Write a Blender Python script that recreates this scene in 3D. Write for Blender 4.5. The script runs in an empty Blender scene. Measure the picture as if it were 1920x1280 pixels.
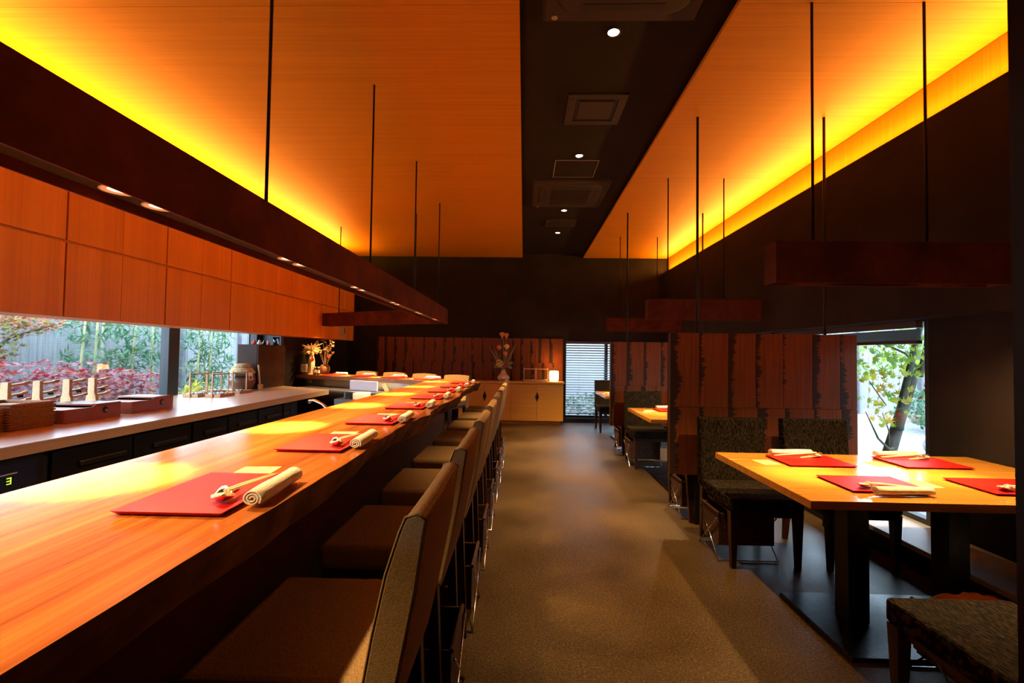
import bpy, bmesh, math, random
from mathutils import Vector, Matrix
random.seed(7)
PI = math.pi
SC = bpy.context.scene
COL = SC.collection

# ------------------------------------------------------------------ camera
cam_d = bpy.data.cameras.new('camera'); cam = bpy.data.objects.new('camera', cam_d); COL.objects.link(cam)
F_PX, YAW, PITCH, ROLL, CAM_H = 867.15, 0.02606, 0.02868, 0.01411, 1.36
cam_d.sensor_width = 36.0; cam_d.lens = F_PX / 1920 * 36.0; cam_d.clip_start = 0.02; cam_d.clip_end = 200
def _cam():
    f0 = Vector((-math.sin(YAW), math.cos(YAW), 0)); r0 = Vector((math.cos(YAW), math.sin(YAW), 0)); u0 = Vector((0, 0, 1))
    f = f0 * math.cos(PITCH) + u0 * math.sin(PITCH); u = -f0 * math.sin(PITCH) + u0 * math.cos(PITCH)
    r = r0 * math.cos(ROLL) + u * math.sin(ROLL); u2 = -r0 * math.sin(ROLL) + u * math.cos(ROLL)
    m = Matrix((r, u2, -f)).transposed().to_4x4(); m.translation = Vector((0, 0, CAM_H)); return m
cam.matrix_world = _cam()
SC.camera = cam

# ------------------------------------------------------------------ sky, exposure
world = bpy.data.worlds.new('overcast_sky'); SC.world = world; world.use_nodes = True
bg = world.node_tree.nodes['Background']; bg.inputs[0].default_value = (0.58, 0.78, 1.0, 1); bg.inputs[1].default_value = 13.0
vs = SC.view_settings
vs.view_transform = 'Standard'; vs.look = 'None'; vs.gamma = 1.0; vs.use_curve_mapping = False; vs.exposure = 0.0
SPOT_COL = (1.0, 0.68, 0.32)
COVE_COL = (1.0, 0.46, 0.07)
COVE_L, COVE_R = 540.0, 255.0          # watts of the two ceiling coves
BEAM_W, PEND_W, AISLE_W = 1450.0, 330.0, 1350.0

def light(name, kind, loc, energy, color, parent=None, rot=(0, 0, 0), **kw):
    d = bpy.data.lights.new(name, kind); d.energy = energy; d.color = color
    for k, v in kw.items(): setattr(d, k, v)
    o = bpy.data.objects.new(name, d); COL.objects.link(o); o.location = loc; o.rotation_euler = rot
    if parent: o.parent = parent
    return o

# ------------------------------------------------------------------ materials
MATS = {}
def _mat(name):
    m = bpy.data.materials.new(name); m.use_nodes = True
    nt = m.node_tree; b = nt.nodes['Principled BSDF']; MATS[name] = m
    return m, nt, b
def N(nt, t, **kw):
    n = nt.nodes.new(t)
    for k, v in kw.items():
        if k.startswith('i_'): n.inputs[k[2:].replace('_', ' ')].default_value = v
        else: setattr(n, k, v)
    return n
def ramp(nt, stops):
    r = nt.nodes.new('ShaderNodeValToRGB'); e = r.color_ramp.elements
    while len(e) < len(stops): e.new(0.5)
    for i, (p, c) in enumerate(stops): e[i].position = p; e[i].color = (*c, 1)
    return r
def coords(nt, scale=(1, 1, 1), rnd=True):
    tc = N(nt, 'ShaderNodeTexCoord'); mp = N(nt, 'ShaderNodeMapping'); mp.inputs['Scale'].default_value = scale
    if rnd:
        oi = N(nt, 'ShaderNodeObjectInfo'); mu = N(nt, 'ShaderNodeMath', operation='MULTIPLY'); mu.inputs[1].default_value = 37.0
        nt.links.new(oi.outputs['Random'], mu.inputs[0])
        ad = N(nt, 'ShaderNodeVectorMath', operation='ADD'); nt.links.new(tc.outputs['Object'], ad.inputs[0]); nt.links.new(mu.outputs[0], ad.inputs[1])
        nt.links.new(ad.outputs[0], mp.inputs[0])
    else: nt.links.new(tc.outputs['Object'], mp.inputs[0])
    return mp
def bump(nt, b, src, strength=.2, dist=.01):
    bp = N(nt, 'ShaderNodeBump'); bp.inputs['Strength'].default_value = strength; bp.inputs['Distance'].default_value = dist
    nt.links.new(src, bp.inputs['Height']); nt.links.new(bp.outputs[0], b.inputs['Normal'])
def plain(name, c, rough=.5, metal=0., noise=0., nscale=20., bmp=0., spec=None, coat=0.):
    m, nt, b = _mat(name)
    b.inputs['Roughness'].default_value = rough; b.inputs['Metallic'].default_value = metal
    if spec is not None: b.inputs['Specular IOR Level'].default_value = spec
    if coat: b.inputs['Coat Weight'].default_value = coat
    if noise or bmp:
        mp = coords(nt); n = N(nt, 'ShaderNodeTexNoise'); n.inputs['Scale'].default_value = nscale; n.inputs['Detail'].default_value = 5
        nt.links.new(mp.outputs[0], n.inputs['Vector'])
        r = ramp(nt, [(.3, tuple(x * (1 - noise) for x in c)), (.7, tuple(min(1, x * (1 + noise)) for x in c))])
        nt.links.new(n.outputs['Fac'], r.inputs[0]); nt.links.new(r.outputs[0], b.inputs['Base Color'])
        if bmp: bump(nt, b, n.outputs['Fac'], bmp)
    else: b.inputs['Base Color'].default_value = (*c, 1)
    return m
def wood(name, c1, c2, axis='y', fine=60., long=1.2, rough=.35, bmp=.05, coat=0., contrast=(.3, .7), broad=0., spec=.5):
    m, nt, b = _mat(name); b.inputs['Specular IOR Level'].default_value = spec; b.inputs['Roughness'].default_value = rough; b.inputs['Coat Weight'].default_value = coat
    s = {'x': (long, fine, fine), 'y': (fine, long, fine), 'z': (fine, fine, long)}[axis]
    mp = coords(nt, s); n = N(nt, 'ShaderNodeTexNoise'); n.inputs['Scale'].default_value = 1; n.inputs['Detail'].default_value = 6; n.inputs['Roughness'].default_value = .65
    nt.links.new(mp.outputs[0], n.inputs['Vector'])
    r = ramp(nt, [(contrast[0], c1), (contrast[1], c2)]); 
    if broad:
        mp2 = coords(nt, tuple(v * .12 for v in s)); n2 = N(nt, 'ShaderNodeTexNoise'); n2.inputs['Scale'].default_value = 1; n2.inputs['Detail'].default_value = 3
        nt.links.new(mp2.outputs[0], n2.inputs['Vector'])
        mx = N(nt, 'ShaderNodeMix'); mx.inputs[0].default_value = broad; nt.links.new(n.outputs['Fac'], mx.inputs[2]); nt.links.new(n2.outputs['Fac'], mx.inputs[3])
        nt.links.new(mx.outputs[0], r.inputs[0])
    else: nt.links.new(n.outputs['Fac'], r.inputs[0])
    nt.links.new(r.outputs[0], b.inputs['Base Color'])
    if bmp: bump(nt, b, n.outputs['Fac'], bmp, .004)
    return m
def emit(name, c, s):
    m, nt, b = _mat(name); b.inputs['Base Color'].default_value = (*c, 1)
    b.inputs['Emission Color'].default_value = (*c, 1); b.inputs['Emission Strength'].default_value = s
    return m
def leafmat(name, cols, rough=.5, trans=.35):
    m, nt, b = _mat(name); b.inputs['Roughness'].default_value = rough
    g = N(nt, 'ShaderNodeNewGeometry'); oi = N(nt, 'ShaderNodeObjectInfo'); ad = N(nt, 'ShaderNodeMath', operation='ADD'); fr = N(nt, 'ShaderNodeMath', operation='FRACT')
    nt.links.new(g.outputs['Random Per Island'], ad.inputs[0]); nt.links.new(oi.outputs['Random'], ad.inputs[1]); nt.links.new(ad.outputs[0], fr.inputs[0])
    r = ramp(nt, [(i / max(1, len(cols) - 1), c) for i, c in enumerate(cols)])
    nt.links.new(fr.outputs[0], r.inputs[0]); nt.links.new(r.outputs[0], b.inputs['Base Color'])
    tr = N(nt, 'ShaderNodeBsdfTranslucent'); nt.links.new(r.outputs[0], tr.inputs[0])
    mx = N(nt, 'ShaderNodeMixShader'); mx.inputs[0].default_value = trans
    out = nt.nodes['Material Output']; nt.links.new(b.outputs[0], mx.inputs[1]); nt.links.new(tr.outputs[0], mx.inputs[2]); nt.links.new(mx.outputs[0], out.inputs[0])
    return m
def glassmat(name, refl=.035, tint=(1, 1, 1)):
    m, nt, b = _mat(name); nt.nodes.remove(b)
    t = N(nt, 'ShaderNodeBsdfTransparent'); t.inputs[0].default_value = (*tint, 1); g = N(nt, 'ShaderNodeBsdfGlossy'); g.inputs['Roughness'].default_value = .01
    lw = N(nt, 'ShaderNodeLayerWeight'); pw = N(nt, 'ShaderNodeMath', operation='POWER'); pw.inputs[1].default_value = 4.0
    nt.links.new(lw.outputs['Facing'], pw.inputs[0]); fr = N(nt, 'ShaderNodeMath', operation='MULTIPLY_ADD'); fr.inputs[1].default_value = .6; fr.inputs[2].default_value = refl
    nt.links.new(pw.outputs[0], fr.inputs[0])
    mx = N(nt, 'ShaderNodeMixShader'); out = nt.nodes['Material Output']
    nt.links.new(fr.outputs[0], mx.inputs[0]); nt.links.new(t.outputs[0], mx.inputs[1]); nt.links.new(g.outputs[0], mx.inputs[2]); nt.links.new(mx.outputs[0], out.inputs[0])
    return m
def charplank(name):
    # plank with a jagged dark bark streak along one edge; local x runs across the plank, z along it
    m, nt, b = _mat(name); b.inputs['Roughness'].default_value = .6; b.inputs['Specular IOR Level'].default_value = .12
    tc = N(nt, 'ShaderNodeTexCoord'); sx = N(nt, 'ShaderNodeSeparateXYZ'); nt.links.new(tc.outputs['Object'], sx.inputs[0])
    oi = N(nt, 'ShaderNodeObjectInfo'); mu = N(nt, 'ShaderNodeMath', operation='MULTIPLY'); mu.inputs[1].default_value = 53
    nt.links.new(oi.outputs['Random'], mu.inputs[0])
    ad = N(nt, 'ShaderNodeVectorMath', operation='ADD'); nt.links.new(tc.outputs['Object'], ad.inputs[0]); nt.links.new(mu.outputs[0], ad.inputs[1])
    def noise(scale, det, mapscale):
        mp = N(nt, 'ShaderNodeMapping'); mp.inputs['Scale'].default_value = mapscale; nt.links.new(ad.outputs[0], mp.inputs[0])
        n = N(nt, 'ShaderNodeTexNoise'); n.inputs['Scale'].default_value = scale; n.inputs['Detail'].default_value = det; n.inputs['Roughness'].default_value = .6
        nt.links.new(mp.outputs[0], n.inputs['Vector']); return n.outputs['Fac']
    a = noise(1, 2, (3, 3, 4)); c = noise(1, 4, (12, 12, 60))
    def math2(op, p, q):
        n = N(nt, 'ShaderNodeMath', operation=op)
        for i, v in enumerate((p, q)):
            if isinstance(v, (int, float)): n.inputs[i].default_value = v
            else: nt.links.new(v, n.inputs[i])
        return n.outputs[0]
    edge = math2('ADD', math2('MULTIPLY', math2('SUBTRACT', a, .40), .17), math2('MULTIPLY', math2('SUBTRACT', c, .45), .13))
    edge = math2('ADD', edge, math2('MULTIPLY', math2('SUBTRACT', oi.outputs['Random'], .35), .05))
    d = math2('SUBTRACT', math2('ADD', edge, .012), sx.outputs['X'])
    ms = math2('MULTIPLY', d, 70.0)
    cl = N(nt, 'ShaderNodeClamp'); nt.links.new(ms, cl.inputs[0])
    g = noise(1, 5, (70, 70, 2.0))
    r = ramp(nt, [(.3, (.085, .019, .0035)), (.7, (.155, .040, .008))]); nt.links.new(g, r.inputs[0])
    mx = N(nt, 'ShaderNodeMix', data_type='RGBA'); nt.links.new(cl.outputs[0], mx.inputs[0]); nt.links.new(r.outputs[0], mx.inputs[6]); mx.inputs[7].default_value = (.022, .011, .006, 1)
    nt.links.new(mx.outputs[2], b.inputs['Base Color']); bump(nt, b, g, .12, .003)
    return m
def slub(name, dark, pale, scale, lo, hi, rough=.9, bmp=.5):
    m, nt, b = _mat(name); b.inputs['Roughness'].default_value = rough; b.inputs['Specular IOR Level'].default_value = .05
    mp = coords(nt, scale); n = N(nt, 'ShaderNodeTexNoise'); n.inputs['Scale'].default_value = 1; n.inputs['Detail'].default_value = 3
    nt.links.new(mp.outputs[0], n.inputs['Vector'])
    r = ramp(nt, [(lo, dark), (hi, pale)]); nt.links.new(n.outputs['Fac'], r.inputs[0]); nt.links.new(r.outputs[0], b.inputs['Base Color'])
    bump(nt, b, n.outputs['Fac'], bmp, .004)
    return m
def floormat():
    m, nt, b = _mat('floor_concrete'); b.inputs['Specular IOR Level'].default_value = .14
    mp = coords(nt, rnd=False)
    n1 = N(nt, 'ShaderNodeTexNoise'); n1.inputs['Scale'].default_value = 1.1; n1.inputs['Detail'].default_value = 6
    n2 = N(nt, 'ShaderNodeTexNoise'); n2.inputs['Scale'].default_value = 95; n2.inputs['Detail'].default_value = 2
    vo = N(nt, 'ShaderNodeTexVoronoi'); vo.inputs['Scale'].default_value = 85
    for n in (n1, n2, vo): nt.links.new(mp.outputs[0], n.inputs['Vector'])
    r1 = ramp(nt, [(.35, (.032, .0165, .0046)), (.65, (.070, .0375, .0105))]); nt.links.new(n1.outputs['Fac'], r1.inputs[0])
    r2 = ramp(nt, [(.35, (.35, .35, .35)), (.65, (1.3, 1.3, 1.3))]); nt.links.new(n2.outputs['Fac'], r2.inputs[0])
    mm = N(nt, 'ShaderNodeMix', data_type='RGBA', blend_type='MULTIPLY'); mm.inputs[0].default_value = .8
    nt.links.new(r1.outputs[0], mm.inputs[6]); nt.links.new(r2.outputs[0], mm.inputs[7])
    sp = ramp(nt, [(.08, (1, 1, 1)), (.16, (0, 0, 0))]); nt.links.new(vo.outputs['Distance'], sp.inputs[0])
    m2 = N(nt, 'ShaderNodeMix', data_type='RGBA'); nt.links.new(sp.outputs[0], m2.inputs[0]); nt.links.new(mm.outputs[2], m2.inputs[6]); m2.inputs[7].default_value = (.22, .165, .10, 1)
    nt.links.new(m2.outputs[2], b.inputs['Base Color'])
    r3 = ramp(nt, [(.3, (.34, .34, .34)), (.7, (.55, .55, .55))]); nt.links.new(n1.outputs['Fac'], r3.inputs[0]); nt.links.new(r3.outputs[0], b.inputs['Roughness'])
    bump(nt, b, n2.outputs['Fac'], .25, .003)
    return m

floormat()
plain('dark_plaster', (.014, .0085, .0046), .85, noise=.25, nscale=3, bmp=.03, spec=.12)
plain('dark_ceiling', (.011, .0055, .0026), .8, noise=.15, nscale=4, spec=.12)
wood('ceiling_veneer', (.34, .118, .002), (.42, .155, .003), 'x', 90, .8, .55, .03, contrast=(.35, .65), spec=.12)
wood('cove_veneer', (.34, .118, .002), (.42, .155, .003), 'z', 90, .8, .55, .03, spec=.12)
wood('cabinet_veneer', (.40, .098, .003), (.66, .20, .008), 'z', 45, .5, .4, .03, broad=.5)
wood('counter_wood', (.085, .011, .001), (.42, .122, .018), 'y', 26, .9, .20, .02, coat=.06, contrast=(.36, .62), broad=.55, spec=.35)
plain('bark_edge', (.070, .030, .013), .8, noise=.6, nscale=9, bmp=.9, spec=.12)
wood('corten', (.018, .0034, .0009), (.105, .019, .0035), 'y', 4, 2, .8, .1, contrast=(.25, .75), spec=.08)
plain('channel_black', (.02, .014, .010), .4, spec=.12)
plain('lamp_reflector', (.80, .76, .70), .55, .4)
plain('rod_black', (.015, .010, .008), .45, spec=.12)
emit('lamp_lens', (1.0, .82, .58), 1.6)
emit('downlight_lens', (1.0, .85, .62), 60.0)
charplank('char_plank')
plain('plank_core', (.09, .028, .010), .6, spec=.12)
wood('table_wood', (.34, .12, .012), (.54, .22, .028), 'x', 40, .8, .17, .02, coat=.5, broad=.4)
plain('black_steel', (.018, .018, .020), .32, .6)
plain('base_steel', (.05, .055, .065), .28, .9, noise=.3, nscale=30)
slub('bar_fabric', (.150, .080, .029), (.255, .150, .062), (160, 420, 420), .36, .50, bmp=.25)
slub('slub_fabric', (.0025, .0018, .0012), (.038, .024, .010), (420, 42, 42), .48, .60)
wood('dark_leg', (.020, .006, .003), (.055, .014, .006), 'z', 40, 2, .35, .02, spec=.25)
plain('basket_leather', (.060, .026, .013), .55, noise=.3, nscale=40, bmp=.2, spec=.12)
plain('basket_lining', (.012, .008, .006), .9, spec=.12)
plain('chrome', (.62, .60, .58), .12, 1.0)
m_, nt_, b_ = _mat('red_lacquer'); b_.inputs['Base Color'].default_value = (.42, .005, .002, 1); b_.inputs['Roughness'].default_value = .38; b_.inputs['Specular IOR Level'].default_value = .2
_mp = coords(nt_); _n = N(nt_, 'ShaderNodeTexNoise'); _n.inputs['Scale'].default_value = 320; nt_.links.new(_mp.outputs[0], _n.inputs['Vector']); bump(nt_, b_, _n.outputs['Fac'], .35, .002)
plain('towel_cotton', (.62, .51, .36), .95, noise=.06, nscale=250, bmp=.4, spec=.1)
plain('pewter', (.72, .66, .58), .22, 1.0)
wood('pale_stick', (.62, .42, .20), (.74, .52, .27), 'x', 120, 4, .5, .02)
plain('card_paper', (.52, .32, .10), .7, noise=.2, nscale=60)
wood('worktop_wood', (.56, .38, .22), (.68, .48, .30), 'y', 40, 1, .24, .02, coat=.2)
plain('fridge_black', (.010, .010, .012), .4, .3, spec=.25)
plain('fridge_gap', (.004, .004, .005), .8)
plain('fridge_handle', (.045, .042, .042), .3, .7)
emit('display_green', (.55, .85, .05), 1.2)
plain('display_panel', (.015, .018, .05), .3)
plain('print_white', (.45, .48, .62), .6)
plain('frame_black', (.020, .020, .021), .45, .2)
glassmat('window_glass')
wood('basket_weave', (.22, .085, .018), (.48, .22, .06), 'y', 260, 90, .6, .8, contrast=(.4, .6))
wood('lacquer_box', (.20, .040, .016), (.34, .085, .030), 'y', 30, 3, .28, .05, coat=.3)
plain('box_inner', (.72, .60, .45), .6)
plain('black_knob', (.01, .01, .012), .25)
wood('pale_timber', (.55, .34, .15), (.72, .48, .24), 'y', 50, 3, .6, .05)
wood('caddy_wood', (.50, .26, .10), (.62, .35, .15), 'y', 60, 3, .5, .03)
RESTC = ['white', 'navy blue', 'rose', 'teal', 'tan', 'black', 'grey', 'pale pink', 'green', 'brown']
for _i, _c in enumerate([(.75, .75, .72), (.05, .06, .16), (.55, .25, .22), (.25, .40, .38), (.62, .50, .36), (.02, .02, .025), (.4, .4, .42), (.75, .45, .50), (.2, .32, .15), (.25, .12, .06)]):
    plain('ceramic_%d' % _i, _c, .2)
plain('dark_box', (.045, .017, .008), .35, noise=.25, nscale=6, spec=.12)
plain('jar_glaze', (.16, .075, .045), .3, noise=.3, nscale=8)
m_, nt_, b_ = _mat('clear_glass'); b_.inputs['Transmission Weight'].default_value = 1; b_.inputs['Roughness'].default_value = .03; b_.inputs['Base Color'].default_value = (.9, .95, 1, 1)
plain('cloth_cover', (.60, .42, .20), .9, noise=.2, nscale=30, bmp=.3)
plain('twine', (.12, .05, .02), .9)
plain('paper_white', (.74, .66, .52), .8, noise=.08, nscale=30)
plain('ink_black', (.02, .015, .012), .7)
plain('ink_red', (.55, .03, .02), .6)
plain('bottle_green', (.08, .13, .022), .15, coat=.5)
plain('bottle_paper', (.66, .46, .20), .8, noise=.15, nscale=25, bmp=.3)
plain('bottle_cap', (.8, .78, .72), .4)
plain('straw', (.72, .46, .16), .8, noise=.3, nscale=40)
plain('brown_glass', (.10, .04, .012), .2, coat=.5)
plain('pottery', (.20, .085, .030), .5, noise=.4, nscale=10, bmp=.2)
plain('dry_stem', (.20, .11, .05), .8)
plain('dry_flower', (.52, .38, .14), .8)
plain('dry_leaf', (.25, .09, .03), .8)
plain('stainless', (.42, .40, .40), .28, 1.0)
plain('stainless_dark', (.14, .13, .13), .3, .9)
plain('white_plastic', (.68, .68, .68), .4)
plain('cream_plastic', (.55, .45, .30), .5)
wood('sideboard_veneer', (.50, .24, .03), (.64, .33, .05), 'x', 45, 1, .4, .02)
wood('sideboard_door', (.50, .24, .03), (.64, .33, .05), 'x', 45, 1, .4, .02)
plain('vase_glaze', (.50, .36, .20), .3, noise=.3, nscale=14)
plain('lily_orange', (.62, .22, .05), .6, noise=.2, nscale=20)
plain('lily_cream', (.70, .50, .24), .6)
plain('mum_yellow', (.60, .42, .05), .7, noise=.3, nscale=60)
plain('mum_red', (.40, .04, .05), .7, noise=.3, nscale=60)
plain('leaf_green', (.12, .19, .035), .5, noise=.2, nscale=12)
plain('blade_leaf', (.14, .10, .035), .5, noise=.2, nscale=12)
emit('lantern_paper', (1.0, .62, .20), 14.0)
plain('blind_slat', (.050, .050, .052), .45)
plain('blind_dark', (.035, .022, .016), .5)
plain('sill_stone', (.38, .38, .38), .4, noise=.1, nscale=10)
plain('kick_black', (.018, .014, .012), .6, spec=.12)
plain('ac_panel', (.030, .019, .012), .5, spec=.12)
plain('ac_grille', (.020, .013, .010), .5, spec=.12)
plain('trim_pale', (.26, .19, .14), .4, .3)
plain('note_paper', (.42, .22, .09), .8)
plain('blanket', (.32, .16, .07), .95, noise=.1, nscale=40)
wood('fence_board', (.15, .155, .16), (.255, .26, .265), 'z', 30, 1.5, .8, .3)
wood('pale_board', (.20, .20, .20), (.265, .265, .265), 'z', 30, 1.5, .8, .2)
plain('fence_rail', (.15, .155, .16), .8, noise=.2, nscale=8)
plain('gravel', (.205, .205, .205), .9, noise=.45, nscale=26, bmp=.6)
plain('rock', (.27, .27, .27), .9, noise=.4, nscale=8, bmp=.8)
plain('bark', (0.0595, 0.0525, 0.0385), .9, noise=.5, nscale=12, bmp=.7)
plain('bark_mossy', (0.0525, 0.0595, 0.035), .9, noise=.5, nscale=10, bmp=.7)
plain('bamboo_stem', (0.294, 0.28, 0.098), .5, noise=.15, nscale=6)
plain('moss', (.10, .16, .05), .95, noise=.5, nscale=12)
leafmat('leaf_red', [(0.182, 0.007, 0.021), (0.294, 0.014, 0.021), (0.126, 0.0084, 0.035), (0.294, 0.042, 0.021), (0.154, 0.028, 0.063)])
leafmat('leaf_orange', [(0.294, 0.056, 0.0105), (0.35, 0.119, 0.014), (0.266, 0.021, 0.014), (0.21, 0.175, 0.021)])
leafmat('leaf_yellow', [(0.412, 0.333, 0.0196), (0.49, 0.392, 0.0294), (0.255, 0.284, 0.0294), (0.451, 0.245, 0.0196)])
leafmat('leaf_maple', [(0.178, 0.321, 0.0179), (0.286, 0.405, 0.0238), (0.0833, 0.238, 0.0357), (0.452, 0.428, 0.0238), (0.131, 0.286, 0.0595)], trans=.5)
leafmat('leaf_crimson', [(0.224, 0.00672, 0.0112), (0.134, 0.0056, 0.0112), (0.291, 0.0168, 0.0112)])
leafmat('leaf_bamboo', [(0.0315, 0.119, 0.035), (0.063, 0.168, 0.063), (0.042, 0.147, 0.091), (0.105, 0.182, 0.056)])
leafmat('leaf_mixed', [(0.112, 0.14, 0.021), (0.252, 0.196, 0.021), (0.252, 0.049, 0.014), (0.077, 0.119, 0.028), (0.28, 0.112, 0.014)])

# ------------------------------------------------------------------ mesh helpers
class B:
    def __init__(s): s.v = []; s.f = []; s.m = []
    def add(s, vs_, fs, mi=0):
        o = len(s.v); s.v += [tuple(v) for v in vs_]; s.f += [tuple(i + o for i in f) for f in fs]; s.m += [mi] * len(fs); return s
    def box(s, x0, x1, y0, y1, z0, z1, mi=0):
        v = [(x, y, z) for z in (z0, z1) for y in (y0, y1) for x in (x0, x1)]
        return s.add(v, [(0, 2, 3, 1), (4, 5, 7, 6), (0, 1, 5, 4), (2, 6, 7, 3), (0, 4, 6, 2), (1, 3, 7, 5)], mi)
    def prism(s, bot, top, mi=0, sidemi=None):
        n = len(bot); v = list(bot) + list(top)
        s.add(v, [tuple(range(n - 1, -1, -1)), tuple(range(n, 2 * n))], mi)
        return s.add(v, [(i, (i + 1) % n, n + (i + 1) % n, n + i) for i in range(n)], mi if sidemi is None else sidemi)
    def extrude(s, poly, axis, a, b, mi=0):
        # poly: 2D points; axis 'x': (y,z) ; 'y': (x,z) ; 'z': (x,y)
        f = {'x': lambda p, t: (t, p[0], p[1]), 'y': lambda p, t: (p[0], t, p[1]), 'z': lambda p, t: (p[0], p[1], t)}[axis]
        return s.prism([f(p, a) for p in poly], [f(p, b) for p in poly], mi)
    def tube(s, pts, r, n=8, mi=0, cap=True):
        pts = [Vector(p) for p in pts]; rs = r if isinstance(r, (list, tuple)) else [r] * len(pts)
        rings = []; up = Vector((0, 0, 1))
        for i, p in enumerate(pts):
            d = (pts[min(i + 1, len(pts) - 1)] - pts[max(i - 1, 0)]).normalized()
            a = d.cross(up); 
            if a.length < 1e-3: a = d.cross(Vector((1, 0, 0)))
            a.normalize(); b = d.cross(a).normalized()
            rings.append([p + (a * math.cos(2 * PI * k / n) + b * math.sin(2 * PI * k / n)) * rs[i] for k in range(n)])
        v = [q for R in rings for q in R]; f = []
        for i in range(len(pts) - 1):
            for k in range(n): f.append((i * n + k, i * n + (k + 1) % n, (i + 1) * n + (k + 1) % n, (i + 1) * n + k))
        if cap: f += [tuple(range(n - 1, -1, -1)), tuple((len(pts) - 1) * n + k for k in range(n))]
        return s.add(v, f, mi)
    def lathe(s, prof, n=20, c=(0, 0, 0), mi=0, cap=True, rib=0., nr=0):
        v = []; f = []
        for (r, z) in prof:
            for k in range(n):
                a = 2 * PI * k / n; rr = r * (1 + (rib if (nr and k % 2) else 0))
                v.append((c[0] + rr * math.cos(a), c[1] + rr * math.sin(a), c[2] + z))
        for i in range(len(prof) - 1):
            for k in range(n): f.append((i * n + k, i * n + (k + 1) % n, (i + 1) * n + (k + 1) % n, (i + 1) * n + k))
        if cap: f += [tuple(range(n - 1, -1, -1)), tuple((len(prof) - 1) * n + k for k in range(n))]
        return s.add(v, f, mi)
    def xform(s, M, start=0):
        s.v = s.v[:start] + [tuple(M @ Vector(v)) for v in s.v[start:]]; return s

def build(name, b, mats, parent=None, loc=None, rot=None, smooth=False, bevel=0., kind=None, seg=2):
    me = bpy.data.meshes.new(name); me.from_pydata(b.v, [], b.f)
    mats = mats if isinstance(mats, (list, tuple)) else [mats]
    for m in mats: me.materials.append(MATS[m])
    if len(mats) > 1: me.polygons.foreach_set('material_index', b.m)
    bm = bmesh.new(); bm.from_mesh(me); bmesh.ops.recalc_face_normals(bm, faces=bm.faces); bm.to_mesh(me); bm.free()
    if smooth: me.polygons.foreach_set('use_smooth', [True] * len(me.polygons))
    me.update()
    o = bpy.data.objects.new(name, me); COL.objects.link(o)
    if bevel:
        md = o.modifiers.new('bevel', 'BEVEL'); md.width = bevel; md.segments = seg; md.limit_method = 'ANGLE'; md.angle_limit = .6
    if parent: o.parent = parent
    if loc: o.location = loc
    if rot: o.rotation_euler = rot
    if kind: o['kind'] = kind
    return o
def tag(o, label, cat, group=None):
    o['label'] = label; o['category'] = cat
    if group: o['group'] = group
    return o
def thing(name, label, cat, loc=(0, 0, 0), rz=0., group=None):
    o = bpy.data.objects.new(name, None); COL.objects.link(o); o.location = loc; o.rotation_euler = (0, 0, rz); o.empty_display_size = .1
    return tag(o, label, cat, group)
def copy_tree(o, parent=None):
    c = o.copy(); COL.objects.link(c)
    if parent: c.parent = parent
    for ch in list(o.children): copy_tree(ch, c)
    return c
def dup(o, label, loc, rz=0., group=None):
    c = copy_tree(o); c.location = loc; c.rotation_euler = (0, 0, rz); c['label'] = label
    if group: c['group'] = group
    return c
ORD = ['first', 'second', 'third', 'fourth', 'fifth', 'sixth', 'seventh', 'eighth', 'ninth', 'tenth', 'eleventh', 'twelfth']

# ------------------------------------------------------------------ the room shell
YB, YF = 9.5, -2.5            # back wall, wall behind the camera
ZS, ZC = 3.37, 3.45           # veneered ceiling panels, dark ceiling
XG, XW = -4.0, -3.65          # left glass plane, left wall face
XR = 2.94                     # right glass / pier plane
S = 'structure'
build('floor', B().box(-4.2, 3.10, YF, YB + .3, -.15, 0), 'floor_concrete', kind=S)
build('ceiling', B().box(-4.2, 3.10, YF, YB + .3, ZC, ZC + .15), 'dark_ceiling', kind=S)
build('wall_left', B().box(-4.2, XG + .03, YF, 6.95, 0, .80).box(-4.2, XW, YF, 6.95, 1.85, ZC).box(-4.2, XW, YF, 1.3, 1.586, 1.85).box(-4.2, XW, 6.95, YB, 0, ZC), ['dark_plaster'], kind=S)
# right wall: overhanging upper wall, piers between the windows, raised sill step
RW = [(3.44, 5.37), (5.57, 7.50), (7.70, 9.38)]
b = B().box(2.78, 3.10, 1.15, YB, 1.665, 3.04).box(2.97, 3.10, 1.15, YB, 3.04, ZC)
b.box(2.97, 3.10, YF, 1.15, 0, ZC)
py = 1.15
for (a, c) in RW: b.box(XR, 3.10, py, a, .165, 1.665); py = c
b.box(XR, 3.10, py, YB, .165, 1.665)
build('wall_right', b, 'dark_plaster', kind=S)
build('trim_1', B().box(2.53, 3.10, 1.15, YB, .13, .165), 'sill_stone', kind=S, bevel=.004)
build('baseboard_right', B().box(2.55, 3.10, 1.15, YB, 0, .13), 'kick_black', kind=S)
wb = build('wall_back', B().box(-4.2, .83, YB, YB + .3, 0, ZC).box(.83, 2.78, YB, YB + .3, 1.665, ZC).box(2.78, 3.3, YB, YB + .3, 0, ZC).box(.83, 2.78, YB, YB + .3, 0, .10), 'dark_plaster', kind=S)
build('wall_front', B().box(-4.2, 3.3, YF - .2, YF, 0, ZC), 'dark_plaster', kind=S)
build('wall_side', B().box(1.182, 2.969, .92, 1.149, 0, ZC), 'dark_plaster', kind=S)
build('baseboard_back', B().box(.83, 2.53, YB - .03, YB, 0, .09), 'kick_black', kind=S)
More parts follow.
